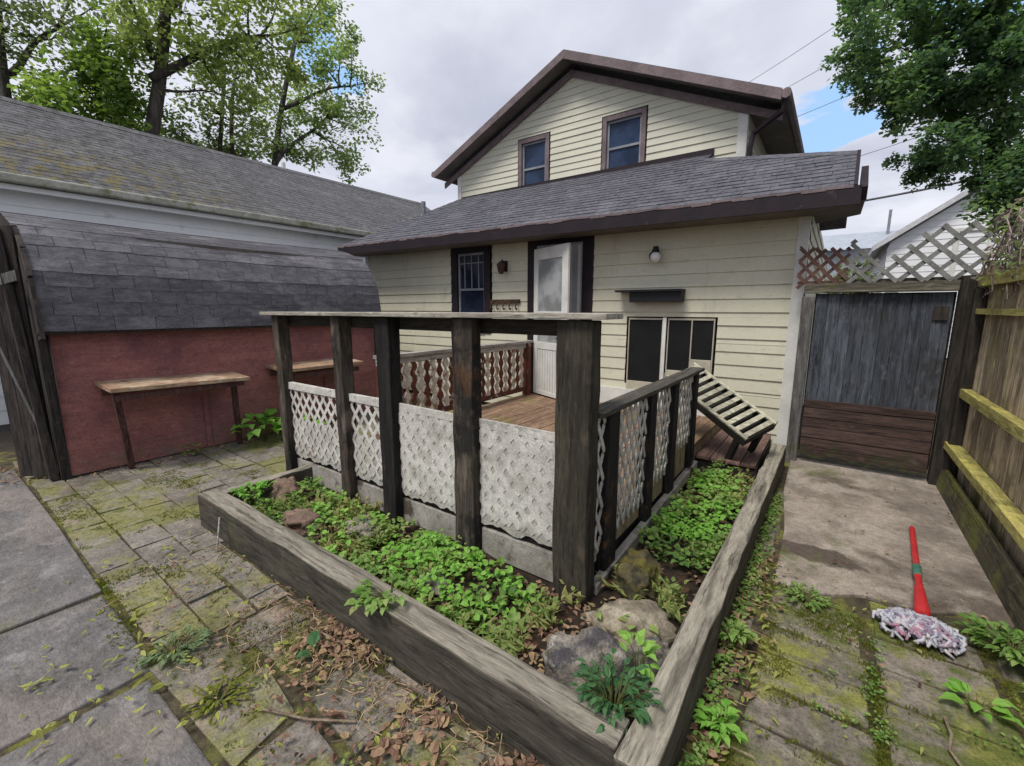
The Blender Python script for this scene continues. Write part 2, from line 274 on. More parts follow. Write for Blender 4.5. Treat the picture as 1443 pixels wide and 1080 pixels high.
l_pale = leafmat('pale yellowing weeds', [(.12, .19, .05), (.20, .27, .08), (.30, .33, .12), (.34, .28, .12)], .35)
l_fern = leafmat('fern leaves', [(.03, .09, .04), (.05, .14, .05), (.10, .20, .08)], .3)
l_litter = leafmat('dead leaves', [(.06, .035, .025), (.13, .07, .05), (.20, .12, .085), (.30, .19, .13), (.36, .26, .14), (.17, .16, .07)], .15, .8, .2)
l_seed = leafmat('yellow green seeds', [(.22, .26, .05), (.34, .36, .10), (.42, .40, .16)], .3, .7, .2)
l_moss = leafmat('moss tufts', [(.09, .11, .02), (.16, .18, .03), (.25, .26, .05)], .3, .9, .1)
m_yarn = leafmat('mop yarn', [(.44, .45, .50), (.38, .40, .47), (.50, .48, .50), (.20, .19, .26), (.46, .20, .26), (.50, .50, .52)], .05, .9, .1)

# ------------------------------------------------------------------ ground
g = MB(); g.quad((-400, -400, -.06), (400, -400, -.06), (400, 400, -.06), (-400, 400, -.06)); g.build('ground', m_ground, kind='structure')
g = MB(); g.quad((-7.5, -2, -.010), (1.05, -2, -.010), (1.05, 7, -.010), (-7.5, 7, -.010)); g.build('paving_bed', m_joint, kind='structure')

def pave(mb, x0, x1, y0, y1, pw, pd, j=.008, gap=.008, run=0., tilt=.012, skip=None):
    y = y0; r = 0
    while y < y1 - .05:
        d = pd * U(.95, 1.05); x = x0 - (run * pw if r % 2 else 0) - U(0, .04)
        while x < x1 - .02:
            w = pw * U(.94, 1.06); a, b = max(x, x0), min(x + w, x1); c = min(y + d, y1)
            if b - a > .06 and not (skip and skip((a + b) / 2, (y + c) / 2)):
                gx = gap * U(.4, 1.6); z = U(-.003, .007); tx, ty = U(-tilt, tilt), U(-tilt, tilt)
                q = [(a + gx + U(-j, j), y + gx + U(-j, j)), (b - gx + U(-j, j), y + gx + U(-j, j)), (b - gx + U(-j, j), c - gx + U(-j, j)), (a + gx + U(-j, j), c - gx + U(-j, j))]
                mx, my = (a + b) / 2, (y + c) / 2
                top = [V((px, py, z + (px - mx) * tx + (py - my) * ty)) for px, py in q]
                mb.add([V((p.x, p.y, -.05)) for p in top] + top, [(4, 5, 6, 7), (0, 1, 5, 4), (1, 2, 6, 5), (2, 3, 7, 6), (3, 0, 4, 7)])
            x += w
        y += d; r += 1
inbed = lambda x, y: x > -3.62 and y > 1.17
g = MB(); pave(g, -6.9, -3.3, .50, 5.6, .43, .215, gap=.005, run=.5, skip=inbed); pave(g, -3.3, -2.35, .50, 1.10, .40, .22, gap=.006, run=.4)
pave(g, -2.35, -.34, .46, 1.10, .42, .30, .03, .018, .4, .02)
pave(g, -1.5, -.30, -.9, .46, .46, .33, .03, .016, .3, .02); pave(g, -.30, .2, -.9, 1.1, .43, .22)
g.build('patio_paving', m_paver, bevel=.007, kind='structure')
g = MB(); pave(g, -.15, .29, 1.1, 2.78, .44, .215, .008, .009); pave(g, .30, .74, 1.1, 2.95, .44, .215, .008, .009); pave(g, .75, 1.0, 1.1, 3.05, .25, .215, .008, .009)
pave(g, -.27, -.16, 1.12, 4.4, .11, .2, .008, .008)
g.build('path_paving', m_paver2, bevel=.008, kind='structure')
def poly_slab(mb, pts, z0, z1):
    n = len(pts); mb.add([(x, y, z0) for x, y in pts] + [(x, y, z1) for x, y in pts], [tuple(range(n, 2 * n))] + [(i, (i + 1) % n, n + (i + 1) % n, n + i) for i in range(n)])
g = MB()
poly_slab(g, [(-6.6, -1.2), (-3.27, -1.2), (-3.22, .0), (-3.24, .47), (-4.6, .485), (-6.5, .47)], -.05, .012)
poly_slab(g, [(-3.235, -1.2), (-2.36, -1.2), (-2.33, .1), (-2.34, .455), (-2.8, .47), (-3.2, .46)], -.05, .004)
poly_slab(g, [(-2.325, -1.2), (-1.53, -1.2), (-1.54, .25), (-1.62, .44), (-2.28, .43)], -.05, .0)
g.build('stone_slabs', m_slab, bevel=.01, kind='structure')
g = MB()
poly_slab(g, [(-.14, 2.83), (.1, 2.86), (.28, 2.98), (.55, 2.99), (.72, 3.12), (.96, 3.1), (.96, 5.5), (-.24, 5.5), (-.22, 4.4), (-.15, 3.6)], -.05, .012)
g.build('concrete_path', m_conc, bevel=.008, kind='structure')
g = MB(); nx, ny = 60, 46
for i in range(nx + 1):
    for k in range(ny + 1):
        x = -3.6 + 3.25 * i / nx; y = 1.2 + 3.8 * k / ny
        z = .085 + .045 * noise.noise(V((x * 2, y * 2, 0))) + .02 * noise.noise(V((x * 7, y * 7, 3)))
        g.v.append((x, y, z))
for i in range(nx):
    for k in range(ny): a = i * (ny + 1) + k; g.f.append((a, a + ny + 1, a + ny + 2, a + 1))
g.build('soil', m_bed, smooth=True, kind='structure')
def soilz(x, y): return .085 + .045 * noise.noise(V((x * 2, y * 2, 0))) + .02 * noise.noise(V((x * 7, y * 7, 3)))

# ------------------------------------------------------------------ siding / shingles
def sub(iv, a, b):
    out = []
    for p, q in iv:
        if b <= p or a >= q: out.append((p, q))
        else:
            if a > p: out.append((p, a))
            if b < q: out.append((b, q))
    return out
def siding(mb, fr, u0, u1, z0, z1, h=.15, proud=.013, holes=(), lim=None):
    """fr(u, d, z) gives the world point d metres in front of the wall"""
    cuts = sorted({z for hh in holes for z in hh[2:4] if z0 < z < z1})
    z = z0
    while z < z1 - 1e-4:
        zt = min(z + h, z1); lv = [z] + [c for c in cuts if z + 1e-3 < c < zt - 1e-3] + [zt]
        for a, b in zip(lv, lv[1:]):
            da, db = proud * (1 - (a - z) / h) + .002, proud * (1 - (b - z) / h) + .002
            iv = [(u0, u1)]
            for hx0, hx1, hz0, hz1 in holes:
                if hz0 < b - 1e-3 and hz1 > a + 1e-3: iv = sub(iv, hx0, hx1)
            for p, q in iv:
                if lim: la, lb = lim(a), lim(b)
                else: la = lb = (p, q)
                n = max(1, int((q - p) / 1.2))
                for k in range(n):
                    s, e = k / n, (k + 1) / n
                    pa, qa, pb, qb = max(p, la[0]), min(q, la[1]), max(p, lb[0]), min(q, lb[1])
                    if qa - pa < .02: continue
                    if qb < pb: pb = qb = (pb + qb) / 2
                    jd = U(0, .004); da_, db_ = da + jd, db + jd * .4; zj = U(-.003, .003) if n > 1 and a == z else 0; da, db, da0, db0 = da_, db_, da, db
                    A = fr(pa + (qa - pa) * s, da, a + zj); B = fr(pa + (qa - pa) * e, da, a - zj * .5); C = fr(pb + (qb - pb) * e, db, b); D = fr(pb + (qb - pb) * s, db, b)
                    mb.quad(A, B, C, D)
                    if a == z: mb.quad(fr(pa + (qa - pa) * s, .001, a), fr(pa + (qa - pa) * e, .001, a), B, A)
                    da, db = da0, db0
        z = zt
def shingles(mb, fn, ul, vl, ex=.14, tw=.3, th=.008, lift=.006, ulim=None):
    """fn(u, v, h): point u along the eave, v up the slope, h above it"""
    rows = int(math.ceil(vl / ex))
    for r in range(rows):
        v0 = r * ex; v1 = min(v0 + ex * 1.08, vl); u = -(tw * .5 if r % 2 else 0) - U(0, .06)
        lo, hi = (0, ul) if not ulim else ulim(v0 + ex * .5)
        while u < hi:
            w = tw * U(.9, 1.1); a, b = max(u + .002, lo), min(u + w - .002, hi)
            if b - a > .01:
                l0, l1 = th + U(0, lift), th + U(0, lift); dv = U(-.008, .008) if r else 0
                A, B, C, D = fn(a, v0 + dv, l0), fn(b, v0 + dv, l1), fn(b, v1, .003), fn(a, v1, .003)
                mb.add([A, B, C, D, fn(a, v0 + dv, 0), fn(b, v0 + dv, 0)], [(0, 1, 2, 3), (4, 5, 1, 0)])
            u += w

# ------------------------------------------------------------------ the cream house
WY = 5.6; UY = 7.05; X0, X1 = -7.55, -.3
house = thing('house', (-4, 5.6, 0), 'cream vinyl sided house with a shingled lean-to porch room and gabled upper storey', 'house')
front = lambda u, d, z: V((u, WY - d, z))
holes = [(-5.34, -4.45, 1.2, 2.62), (-3.74, -2.7, .28, 2.62), (-2.20, -1.70, .62, 1.5), (-1.70, -1.10, .80, 1.5)]
w = MB(); siding(w, front, X0, X1 - .1, .06, 2.72, .15, holes=holes)
sidef = lambda u, d, z: V((X1 + d, u, z))
siding(w, sidef, WY + .1, 15, .06, 2.74, .15)
wall = w.build('wall', m_siding, house)
w = MB()   # backing
w.box(X0, X1 - .02, WY + .12, WY + .2, 0, 2.75); w.box(X1 - .1, X1 - .002, WY + .2, 15, 0, 2.74)
w.build('inner_wall', m_drk, house)
g = MB(); g.box(X1 - .1, X1 + .004, WY - .022, WY + .1, .02, 2.62); g.build('corner_board', m_white, house, bevel=.004); g = MB(); g.box(X0 - .1, X0, WY - .022, WY + .1, .02, 2.62); g.build('corner_board', m_white, house, bevel=.004)
# lean-to roof
SL = .55; RX0, RX1 = -7.8, .02; RY = 5.12
ze = lambda x: 2.675 - .012 * x
up = V((0, 1, SL)).normalized(); nn = V((0, -SL, 1)).normalized()
vl = (UY - RY) / up.y
vr = (6.06 - RY) / up.y
def leanto(u, v, h): x = RX0 + u; return V((x, RY, ze(x))) + up * v + nn * h
def limlean(v):
    t = v / vl; y = RY + v * up.y
    return (1.45 * t, (RX1 if y < 6.03 else RX1 - (y - 6.03) / .72 * 1.64 if y < 6.75 else -1.62) - RX0)
r = MB(); shingles(r, leanto, RX1 - RX0, vl, .125, .28, .007, .008, limlean)
shi = r.build('roof', m_shingle, house)
r = MB()
L = RX1 - RX0
def P3(u, v, h): return leanto(u, v, h)
r.add([P3(0.01, 0, -.002), P3(L - .01, 0, -.002), P3(L - .01, vr, -.002), P3(L - 1.64, (6.75 - RY) / up.y, -.002), P3(L - 1.64, vl, -.002), P3(1.45, vl, -.002)], [(0, 1, 2, 3, 4, 5)])
r.build('roof_deck', m_darktrim, shi)
r = MB(); r.quad(P3(0, 0, -.004), P3(1.45, vl, -.004), V((-6.4, 9, ze(-6.4) + 1.0)), V((RX0, 9.5, ze(RX0)))); r.build('roof_slope', m_shingle, shi); r = MB(); r.quad(P3(L - .02, vr - .02, .002), V((RX1 - .02, 7.6, 2.66)), V((-1.2, 7.8, 2.66)), P3(L - 1.62, (6.73 - RY) / up.y, .002))
r.build('roof_slope', m_shingle, shi)
r = MB(); e0, e1 = P3(L - .0, vr - .02, .006), P3(L - 1.66, (6.74 - RY) / up.y, .006); n = 7
for k in range(n): r.bar(e0.lerp(e1, k / n), e0.lerp(e1, (k + 1.05) / n), up, .15, nn, .010 + .004 * (k % 2))
r.build('ridge_cap', m_shingle, shi)
r = MB(); r.box(-6.35, -1.60, UY - .035, UY - .02, ze(-4) + SL * (UY - RY) - .06, ze(-4) + SL * (UY - RY) + .035); r.build('flashing', m_darktrim, house)
r = MB()
a, b = V((RX0 - .02, RY, ze(RX0))), V((RX1 + .06, RY, ze(RX1)))
for k in range(6):
    p, q = a.lerp(b, k / 6), a.lerp(b, (k + 1) / 6)
    r.add([(p.x, RY - .025, p.z - .165), (q.x, RY - .025, q.z - .165), (q.x, RY - .025, q.z - .005), (p.x, RY - .025, p.z - .005),
           (p.x, RY + .01, p.z - .165), (q.x, RY + .01, q.z - .165), (q.x, RY + .01, q.z - .005), (p.x, RY + .01, p.z - .005)], [(0, 1, 2, 3), (5, 4, 7, 6), (4, 5, 1, 0), (3, 2, 6, 7)])
r.build('fascia', m_darktrim, house)
r = MB()
for k in range(40):   # drip edge of torn felt and flashing
    x = RX0 + (RX1 - RX0) * k / 40; x2 = x + (RX1 - RX0) / 40
    d0, d1 = U(.012, .035), U(.012, .035)
    r.quad((x, RY - .03, ze(x) - d0), (x2, RY - .03, ze(x2) - d1), (x2, RY - .03, ze(x2) + .004), (x, RY - .03, ze(x) + .004))
r.build('drip_edge', m_mauve, house)
r = MB(); q0, q1 = P3(L + .014, -.02, -.055), P3(L + .014, vr + .05, -.055)   # right rake board, set just proud of the shingles
r.bar(q0, q1, nn, .14, (1, 0, 0), .03); r.bar(q0 + V((.06, -.01, -.02)), q0 + V((.06, .62, .30)), nn, .12, (1, 0, 0), .055);
r.build('rake_board', m_darktrim, house)
r = MB(); r.quad((RX0, RY, ze(RX0) - .15), (RX0, WY + .02, ze(RX0) - .15), (RX1, WY + .02, ze(RX1) - .15), (RX1, RY, ze(RX1) - .15))
r.quad((X1, WY, 2.6), (X1, 6.6, 2.6), (RX1 + .1, 6.6, 2.66), (RX1 + .1, RY + .02, 2.58)); r.build('soffit', m_soffit, house)
r = MB(); p = V((-6.8, 6.38, 3.36)); r.tube([p - V((0, 0, .1)), p + V((0, 0, .32))], .045, 10); r.build('vent_pipe', m_pipe, house, smooth=False)
r = MB(); r.tube([p - V((0, .03, .1)), p + V((0, 0, .06))], [.12, .06], 10); r.build('pipe_flashing', m_white, house)
# upper storey
UW0, UW1 = -6.45, -1.22; PX = -3.88; PZ = 5.60; ES = .445
upf = lambda u, d, z: V((u, UY - d, z))
roofz = lambda x: PZ - .16 - ES * abs(x - PX)
def lim(z):
    hw = (PZ - .17 - z) / ES; return (PX - hw, PX + hw)
uw = [(-4.96, -4.31, 3.58, 4.62), (-3.31, -2.60, 3.64, 4.62)]
w = MB(); siding(w, upf, UW0, UW1, 3.3, PZ - .2, .105, holes=[(a - .02, b + .02, c, d) for a, b, c, d in uw], lim=lim)
usf = lambda u, d, z: V((UW1 + d, u, z)); siding(w, usf, UY + .09, 16, 3.0, 4.3, .105)
w.build('upper_wall', m_siding2, house)
w = MB(); w.quad((UW0, UY + .12, 3), (UW1, UY + .12, 3), (UW1, UY + .12, 4.2), (UW0, UY + .12, 4.2)); w.build('upper_backing', m_drk, house)
g = MB(); g.box(UW1 - .1, UW1 + .02, UY - .024, UY + .09, 3.2, 4.22); g.build('upper_corner_board', m_white, house); g = MB(); g.box(UW0 - .02, UW0 + .07, UY - .024, UY + .05, 3.2, 4.25); g.build('upper_corner_board', m_white, house)
FY = 6.74; EX0, EX1 = -6.80, -.80
r = MB(); t = .04
for sx in (EX0, EX1):
    zt = PZ - ES * abs(sx - PX)
    r.obox(V((PX, FY, PZ)), V((sx - PX, 0, zt - PZ)), V((0, 9.5, 0)), V((0, 0, t)))
ur = r.build('upper_roof', m_shingle, house)
r = MB()
for sx in (EX0, EX1):
    zt = PZ - ES * abs(sx - PX)
    r.obox(V((PX, FY - .03, PZ - .10)), V((sx - PX, 0, zt - PZ)), V((0, .029, 0)), V((0, 0, .125)))
    r.obox(V((PX, UY - .06, PZ - .25)), V((sx - PX, 0, zt - PZ)), V((0, .03, 0)), V((0, 0, .10)))
r.build('barge_board', m_mauve, house)
r = MB()
for sx in (EX0, EX1):
    zt = PZ - ES * abs(sx - PX)
    r.obox(V((PX, FY, PZ - .045)), V((sx - PX, 0, zt - PZ)), V((0, UY - FY - .03, 0)), V((0, 0, .03)))
r.quad((UW1, UY, 4.2), (EX1 + .02, UY, 4.14), (EX1 + .02, 16, 4.14), (UW1, 16, 4.2))
r.build('upper_soffit', m_soffit, house)
for sx, sg in ((EX0, -1), (EX1, 1)):
    r = MB(); zt = PZ - ES * abs(sx - PX); r.tube([(sx + sg * .05, FY - .02, zt - .03), (sx + sg * .05, 16, zt - .03)], .06, 8)
    gt = r.build('gutter', m_mauve, house)
r = MB(); zt = PZ - ES * abs(EX1 - PX)
r.tube([(EX1 + .04, FY + .05, zt - .06), (EX1 + .02, FY + .07, zt - .2), (UW1 + .11, UY - .07, zt - .34), (UW1 + .08, UY - .08, zt - .5), (UW1 + .07, UY - .08, 3.45)], .036, 8); r.build('downspout', m_darktrim, gt)
def window(x0, x1, z0, z1, y, fm, sm, pm, tw=.06, bars=False, par=house, nm='window'):
    f = MB(); o = .028
    f.box(x0 - tw, x0 + .01, y - o, y + .06, z0 - tw, z1 + tw); f.box(x1 - .01, x1 + tw, y - o, y + .06, z0 - tw, z1 + tw)
    f.box(x0 + .01, x1 - .01, y - o, y + .06, z1 - .01, z1 + tw); f.box(x0 + .01, x1 - .01, y - o - .012, y + .06, z0 - tw, z0 + .01)
    fr = f.build(nm, fm, par, bevel=.003)
    s = MB(); zm = (z0 + z1) / 2; a = .035
    s.box(x0 + .01, x0 + .01 + a, y + .012, y + .05, z0 + .01, z1 - .01); s.box(x1 - .01 - a, x1 - .01, y + .012, y + .05, z0 + .01, z1 - .01)
    for zz in (z0 + .01, zm - a / 2, z1 - .01 - a): s.box(x0 + .01 + a, x1 - .01 - a, y + .012, y + .05, zz, zz + a)
    if bars:
        for k in range(1, 4):
            xx = x0 + (x1 - x0) * k / 4; s.box(xx - .007, xx + .007, y + .014, y + .03, zm + a / 2, z1 - .01 - a)
        s.box(x0 + .045, x1 - .045, y + .015, y + .028, (zm + z1) / 2 + .12, (zm + z1) / 2 + .135)
    s.build('sash', sm, fr)
    p = MB(); p.box(x0 + .03, x1 - .03, y + .035, y + .042, z0 + .03, z1 - .03); p.build('pane', pm, fr)
    return fr
window(-4.90, -4.37, 3.64, 4.54, UY, m_mauve, m_sash, m_pane); window(-3.25, -2.66, 3.70, 4.54, UY, m_mauve, m_sash, m_pane)
window(-5.20, -4.60, 1.32, 2.50, WY, m_darktrim, m_sash, m_pane2, .12, True)
for x0, x1, z0, z1 in [(-2.16, -1.74, .66, 1.46), (-1.655, -1.39, .84, 1.46), (-1.375, -1.14, .99, 1.46)]:
    f = MB(); y = WY
    f.box(x0 - .014, x0, y - .018, y + .05, .55, z1 + .022); f.box(x1, x1 + (.035 if x1 < -1.5 else .006 if x1 < -1.2 else .014), y - .018, y + .05, .55, z1 + .022)
    f.box(x0, x1, y - .018, y + .05, z1, z1 + .022); f.box(x0, x1, y - .026, y + .05, .55, z0)
    fr = f.build('low_window', m_cream, house, bevel=.003); fr['label'] = 'low window with a plain black pane'
    p = MB(); p.box(x0, x1, y + .002, y + .03, z0, z1); p.build('pane', m_black, fr)
g = MB(); g.box(-1.722, -1.680, WY - .05, WY - .027, .55, 1.49); g.build('window_divider', m_white, house)
g = MB(); g.box(-2.6, -1.1, WY - .05, WY - .02, .30, .548, .003); g.build('base_panel', m_white, house)
# doorway with the white storm door swung open
f = MB(); f.box(-3.76, -3.62, WY - .035, WY + .08, .30, 2.6); f.box(-2.86, -2.70, WY - .035, WY + .08, .30, 2.6); f.box(-3.62, -2.86, WY - .035, WY + .08, 2.5, 2.6); df = f.build('door_frame', m_darktrim, house, bevel=.004)
f = MB(); f.box(-3.62, -2.862, WY + .0, WY + .03, .3, 2.5); idr = f.build('inner_door', m_sash2, df)
f = MB(); f.box(-2.94, -2.90, WY - .012, WY - .002, .32, 2.46); f.box(-3.05, -3.03, WY - .012, WY - .002, .32, 2.46); f.build('door_stop', m_white, idr)
hx, hy = -3.60, WY - .05; dv = V((math.cos(R(23)), -math.sin(R(23)), 0)); dn = V((-dv.y, dv.x, 0)) * -1
DW, Z0, Z1 = .80, .345, 2.44
def dbox(mb, a, b, c, d, off, t): mb.obox(V((hx, hy, c)) + dv * a + dn * off, dv * (b - a), dn * t, V((0, 0, d - c)))
f = MB()
dbox(f, 0, .10, Z0, Z1, 0, .035); dbox(f, DW - .13, DW, Z0, Z1, 0, .035); dbox(f, .10, DW - .13, Z1 - .16, Z1, 0, .035); dbox(f, .10, DW - .13, Z0, Z0 + .06, 0, .035)
dbox(f, .10, DW - .13, 1.02, 1.12, 0, .035); dbox(f, .10, DW - .13, 1.52, 1.56, .004, .025)
for k in range(9): a = .10 + (DW - .23) * k / 9; dbox(f, a + .004, a + (DW - .23) / 9 - .004, Z0 + .06, 1.02, .008, .02)
dr = f.build('storm_door', m_white, house, bevel=.003)
f = MB(); dbox(f, .10, DW - .13, 1.12, 1.52, .012, .006); dbox(f, .10, DW - .13, 1.56, Z1 - .16, .012, .006); f.build('pane', m_pane3, dr)
f = MB(); f.tube([V((hx, hy, 1.20)) + dv * (DW - .06) + dn * .03, V((hx, hy, 1.20)) + dv * (DW - .06) + dn * .09, V((hx, hy, 1.20)) + dv * (DW - .16) + dn * .09], .012, 8); f.build('handle', m_blackiron, dr)

# fittings hung on the house wall
t = thing('wall_lamp', (-4.18, WY, 2.2), 'small dark iron wall lantern between the barred window and the storm door', 'wall lamp', 'wall lamps on the cream house')
f = MB(); f.box(-4.22, -4.14, WY - .04, WY - .018, 2.16, 2.32); f.tube([(-4.18, WY - .04, 2.27), (-4.18, WY - .10, 2.33), (-4.18, WY - .13, 2.30)], .01, 6); f.build('bracket', m_blackiron, t)
f = MB(); f.tube([(-4.18, WY - .13, 2.12), (-4.18, WY - .13, 2.15), (-4.18, WY - .13, 2.26), (-4.18, WY - .13, 2.31)], [.03, .045, .07, .015], 8); f.build('lantern', m_rust, t)
t = thing('wall_lamp', (-1.85, WY, 2.2), 'wall lamp with a white glass globe above the black shelf', 'wall lamp', 'wall lamps on the cream house')
f = MB(); f.tube([(-1.88, WY - .018, 2.24), (-1.88, WY - .045, 2.24)], .06, 14); f.tube([(-1.88, WY - .04, 2.24), (-1.86, WY - .09, 2.33), (-1.83, WY - .13, 2.33)], .014, 8); f.tube([(-1.83, WY - .13, 2.34), (-1.83, WY - .13, 2.27)], [.03, .045], 10); f.build('bracket', m_blackiron, t)
f = MB(); f.tube([(-1.83, WY - .13, 2.27 - .13 * k / 8) for k in range(9)], [max(.006, .062 * math.sin(math.pi * (.12 + .88 * k / 8)) ** .6) if k < 8 else .006 for k in range(9)], 14); f.build('globe', m_opal, t, smooth=True)
t = thing('wall_shelf', (-1.86, WY, 1.7), 'black box shelf with a thin overhanging top fixed above the low black windows', 'shelf')
f = MB(); f.box(-2.30, -1.48, WY - .21, WY - .018, 1.805, 1.83); f.build('top', m_black, t)
f = MB(); f.box(-2.12, -1.49, WY - .17, WY - .018, 1.68, 1.804); f.build('box', m_black, t)
t = thing('hook_rack', (-4.2, WY, 1.7), 'rusty coat hook rack on the cream siding left of the storm door', 'hook rack')
f = MB(); f.box(-4.47, -3.90, WY - .04, WY - .018, 1.68, 1.74); f.build('rail', m_rust, t)
for k in range(5):
    f = MB(); x = -4.42 + .12 * k; f.tube([(x, WY - .04, 1.70), (x, WY - .08, 1.66), (x, WY - .09, 1.60), (x, WY - .06, 1.58), (x, WY - .045, 1.61)], .011, 6); f.build('hook', m_rust, t)

# ------------------------------------------------------------------ lattice helper
def clip(u0, v0, du, dv_, W, H):
    t0, t1 = -1e9, 1e9
    for p, d, hi in ((u0, du, W), (v0, dv_, H)):
        if abs(d) < 1e-9:
            if p < 0 or p > hi: return None
            continue
        a, b = (0 - p) / d, (hi - p) / d
        if a > b: a, b = b, a
        t0, t1 = max(t0, a), min(t1, b)
    return (t0, t1) if t1 - t0 > .01 else None
def lattice(mb, org, uu, vv, nn_, W, H, pitch, sw, th, ang=45, keep=None):
    org, uu, vv, nn_ = V(org), V(uu), V(vv), V(nn_)
    for layer, sg in ((0, 1), (1, -1)):
        a = R(ang) * sg; d = (math.cos(a), math.sin(a)); step = pitch / abs(math.sin(a))
        k = -int((W + H) / step) - 3
        while k * step < W + H + 3:
            u0 = k * step if sg > 0 else k * step; k += 1
            c = clip(u0, 0 if sg > 0 else 0, d[0], d[1], W, H)
            if not c: continue
            segs = [c]
            if keep:
                n = 40; segs = []; cur = None
                for i in range(n + 1):
                    tt = c[0] + (c[1] - c[0]) * i / n
                    if keep(u0 + d[0] * tt, d[1] * tt, sg): cur = (cur[0], tt) if cur else (tt, tt)
                    elif cur:
                        segs.append(cur); cur = None
                if cur: segs.append(cur)
            for t0, t1 in segs:
                if t1 - t0 < .015: continue
                p = org + uu * (u0 + d[0] * t0) + vv * (d[1] * t0) + nn_ * (th * (layer + .5)); q = org + uu * (u0 + d[0] * t1) + vv * (d[1] * t1) + nn_ * (th * (layer + .5))
                mb.bar(p, q, (uu * -d[1] + vv * d[0]), sw * U(.92, 1.08), nn_, th * .98)

# ------------------------------------------------------------------ deck
deck = thing('deck', (-2.3, 3.5, 0), 'low wooden deck with worn brown boards leading to the storm door', 'deck')
f = MB(); x = -3.72
while x < -.98:
    f.box(x + .003, min(x + .137, -.97), 2.0, WY - .02 if x < -1.3 or 1 else 4.1, .285 + U(-.003, .003), .32 + U(-.003, .003)); x += .14
f.build('floor_boards', m_deck, deck, bevel=.003)
f = MB(); f.box(-3.7, -1.0, 2.02, 2.06, .02, .284); f.box(-3.74, -3.70, 2.0, 5.5, .02, .284); f.box(-1.02, -.98, 2.07, 4.1, .02, .284); f.build('joist', m_drk, deck)
f = MB(); y = 4.12
while y < 5.5: f.box(-1.0, -.975, y, min(y + .112, 5.55), .03, .315, .003); y += .118
f.build('skirt', m_tan, deck)
step = thing('deck_step', (-.7, 4.9, 0), 'low step of red brown boards against the house corner under the tipped slatted bench', 'step')
f = MB(); x = -.965
while x < -.45: f.box(x + .003, x + .125, 4.36, 5.56, .17, .20 + U(-.002, .002)); x += .13
f.build('boards', m_deckred, step, bevel=.003)
f = MB(); f.box(-.96, -.44, 4.38, 4.42, .02, .168); f.box(-.48, -.44, 4.42, 5.5, .02, .168); f.build('riser', m_drk, step)

# front screen: five posts under a cap board, white lattice between
scr = thing('deck_screen', (-2.4, 1.95, 0), 'front deck railing of tall dark posts under a pale cap board with peeling lattice panels', 'railing')
f = MB(); f.obox(V((-4.05, 1.84, 1.545)), V((3.23, 0, .006)), V((0, .20, 0)), V((0, 0, .028))); f.build('cap_board', m_rail, scr, bevel=.004)
f = MB(); f.box(-3.95, -.93, 1.985, 2.03, 1.46, 1.543); f.build('under_rail', m_dkrail, scr, bevel=.004)
posts = [(-3.93, -3.83, .10, m_post, .03), (-3.04, -2.93, .10, m_post, .03), (-2.52, -2.38, .10, m_postblk, .02), (-1.81, -1.65, .09, m_post, 0), (-1.10, -.905, .11, m_postgry, -.01)]
for i, (a, b, d, mt, zb) in enumerate(posts):
    f = MB(); n = 9
    for k in range(n + 1):
        z = zb + (1.543 - zb) * k / n; jj = .006
        lean = (.012 * (1 - k / n) if i == 0 else 0)
        f.v += [(a + U(-jj, jj) + lean, 1.88 + U(-jj, jj) * .6, z), (b + U(-jj, jj) + lean, 1.88 + U(-jj, jj) * .6, z), (b + U(-jj, jj) + lean, 1.88 + d, z), (a + U(-jj, jj) + lean, 1.88 + d, z)]
    for k in range(n):
        for e in range(4): f.f.append((k * 4 + e, k * 4 + (e + 1) % 4, k * 4 + 4 + (e + 1) % 4, k * 4 + 4 + e))
    f.f += [(3, 2, 1, 0), (n * 4, n * 4 + 1, n * 4 + 2, n * 4 + 3)]
    o = f.build('post', mt, scr, bevel=.006)
    if i == 2: o['label'] = 'charred black post'
    if i == 4: o['label'] = 'widest grey post at the deck corner'
gaps = [(-3.83, -3.04), (-2.93, -2.52), (-2.38, -1.81), (-1.65, -1.10)]
for i, (a, b) in enumerate(gaps):
    W = b - a - .004; f = MB(); org = V((a + .002, 1.935, .0)); H1 = .93
    zt = .30
    lattice(f, org + V((0, .006, .345)), (1, 0, 0), (0, 0, 1), (0, -1, 0), W, .56 if i < 2 else .60, .078 if i > 1 else .082, .046 if i > 1 else .027, .0016 if i > 1 else .0045, 52)
    lp = f.build('lattice_panel', m_lattice, scr)
    f = MB(); f.box(a + .003, b - .003, 1.925 if i < 2 else 1.938, 1.962, .905, .965 if i < 2 else .955, .004); f.build('panel_rail', m_lattice if i < 2 else m_panel, lp, bevel=.003)
    f = MB(); top = .905 if i > 1 else .64; n = max(6, int(W / .03)); vs = []; 
    yy = 1.949
    for k in range(n + 1):
        x = a + .004 + (W - .004) * k / n; zb = .30 + .035 * noise.noise(V((x * 9, 0, 0))) + U(-.012, .012); zt2 = top + (0 if i > 1 else .02 * noise.noise(V((x * 14, 5, 0))) + U(-.01, .01))
        vs += [(x, yy - .006, zb), (x, yy - .006, zt2), (x, yy + .006, zb), (x, yy + .006, zt2)]
    fs = []
    for k in range(n):
        c = k * 4; fs += [(c, c + 4, c + 5, c + 1), (c + 2, c + 3, c + 7, c + 6), (c, c + 2, c + 6, c + 4), (c + 1, c + 5, c + 7, c + 3)]
    f.add(vs, fs); f.build('backing_board', m_panel, lp)
    f = MB(); f.box(a + .003, b - .003, 1.945, 1.97, .09, .262, .003); f.build('skirt_board', m_skirt, scr, bevel=.004)
    f = MB(); f.box(a + .003, b - .003, 1.972, 1.995, .1, .36); f.build('rot_board', m_drk, scr)

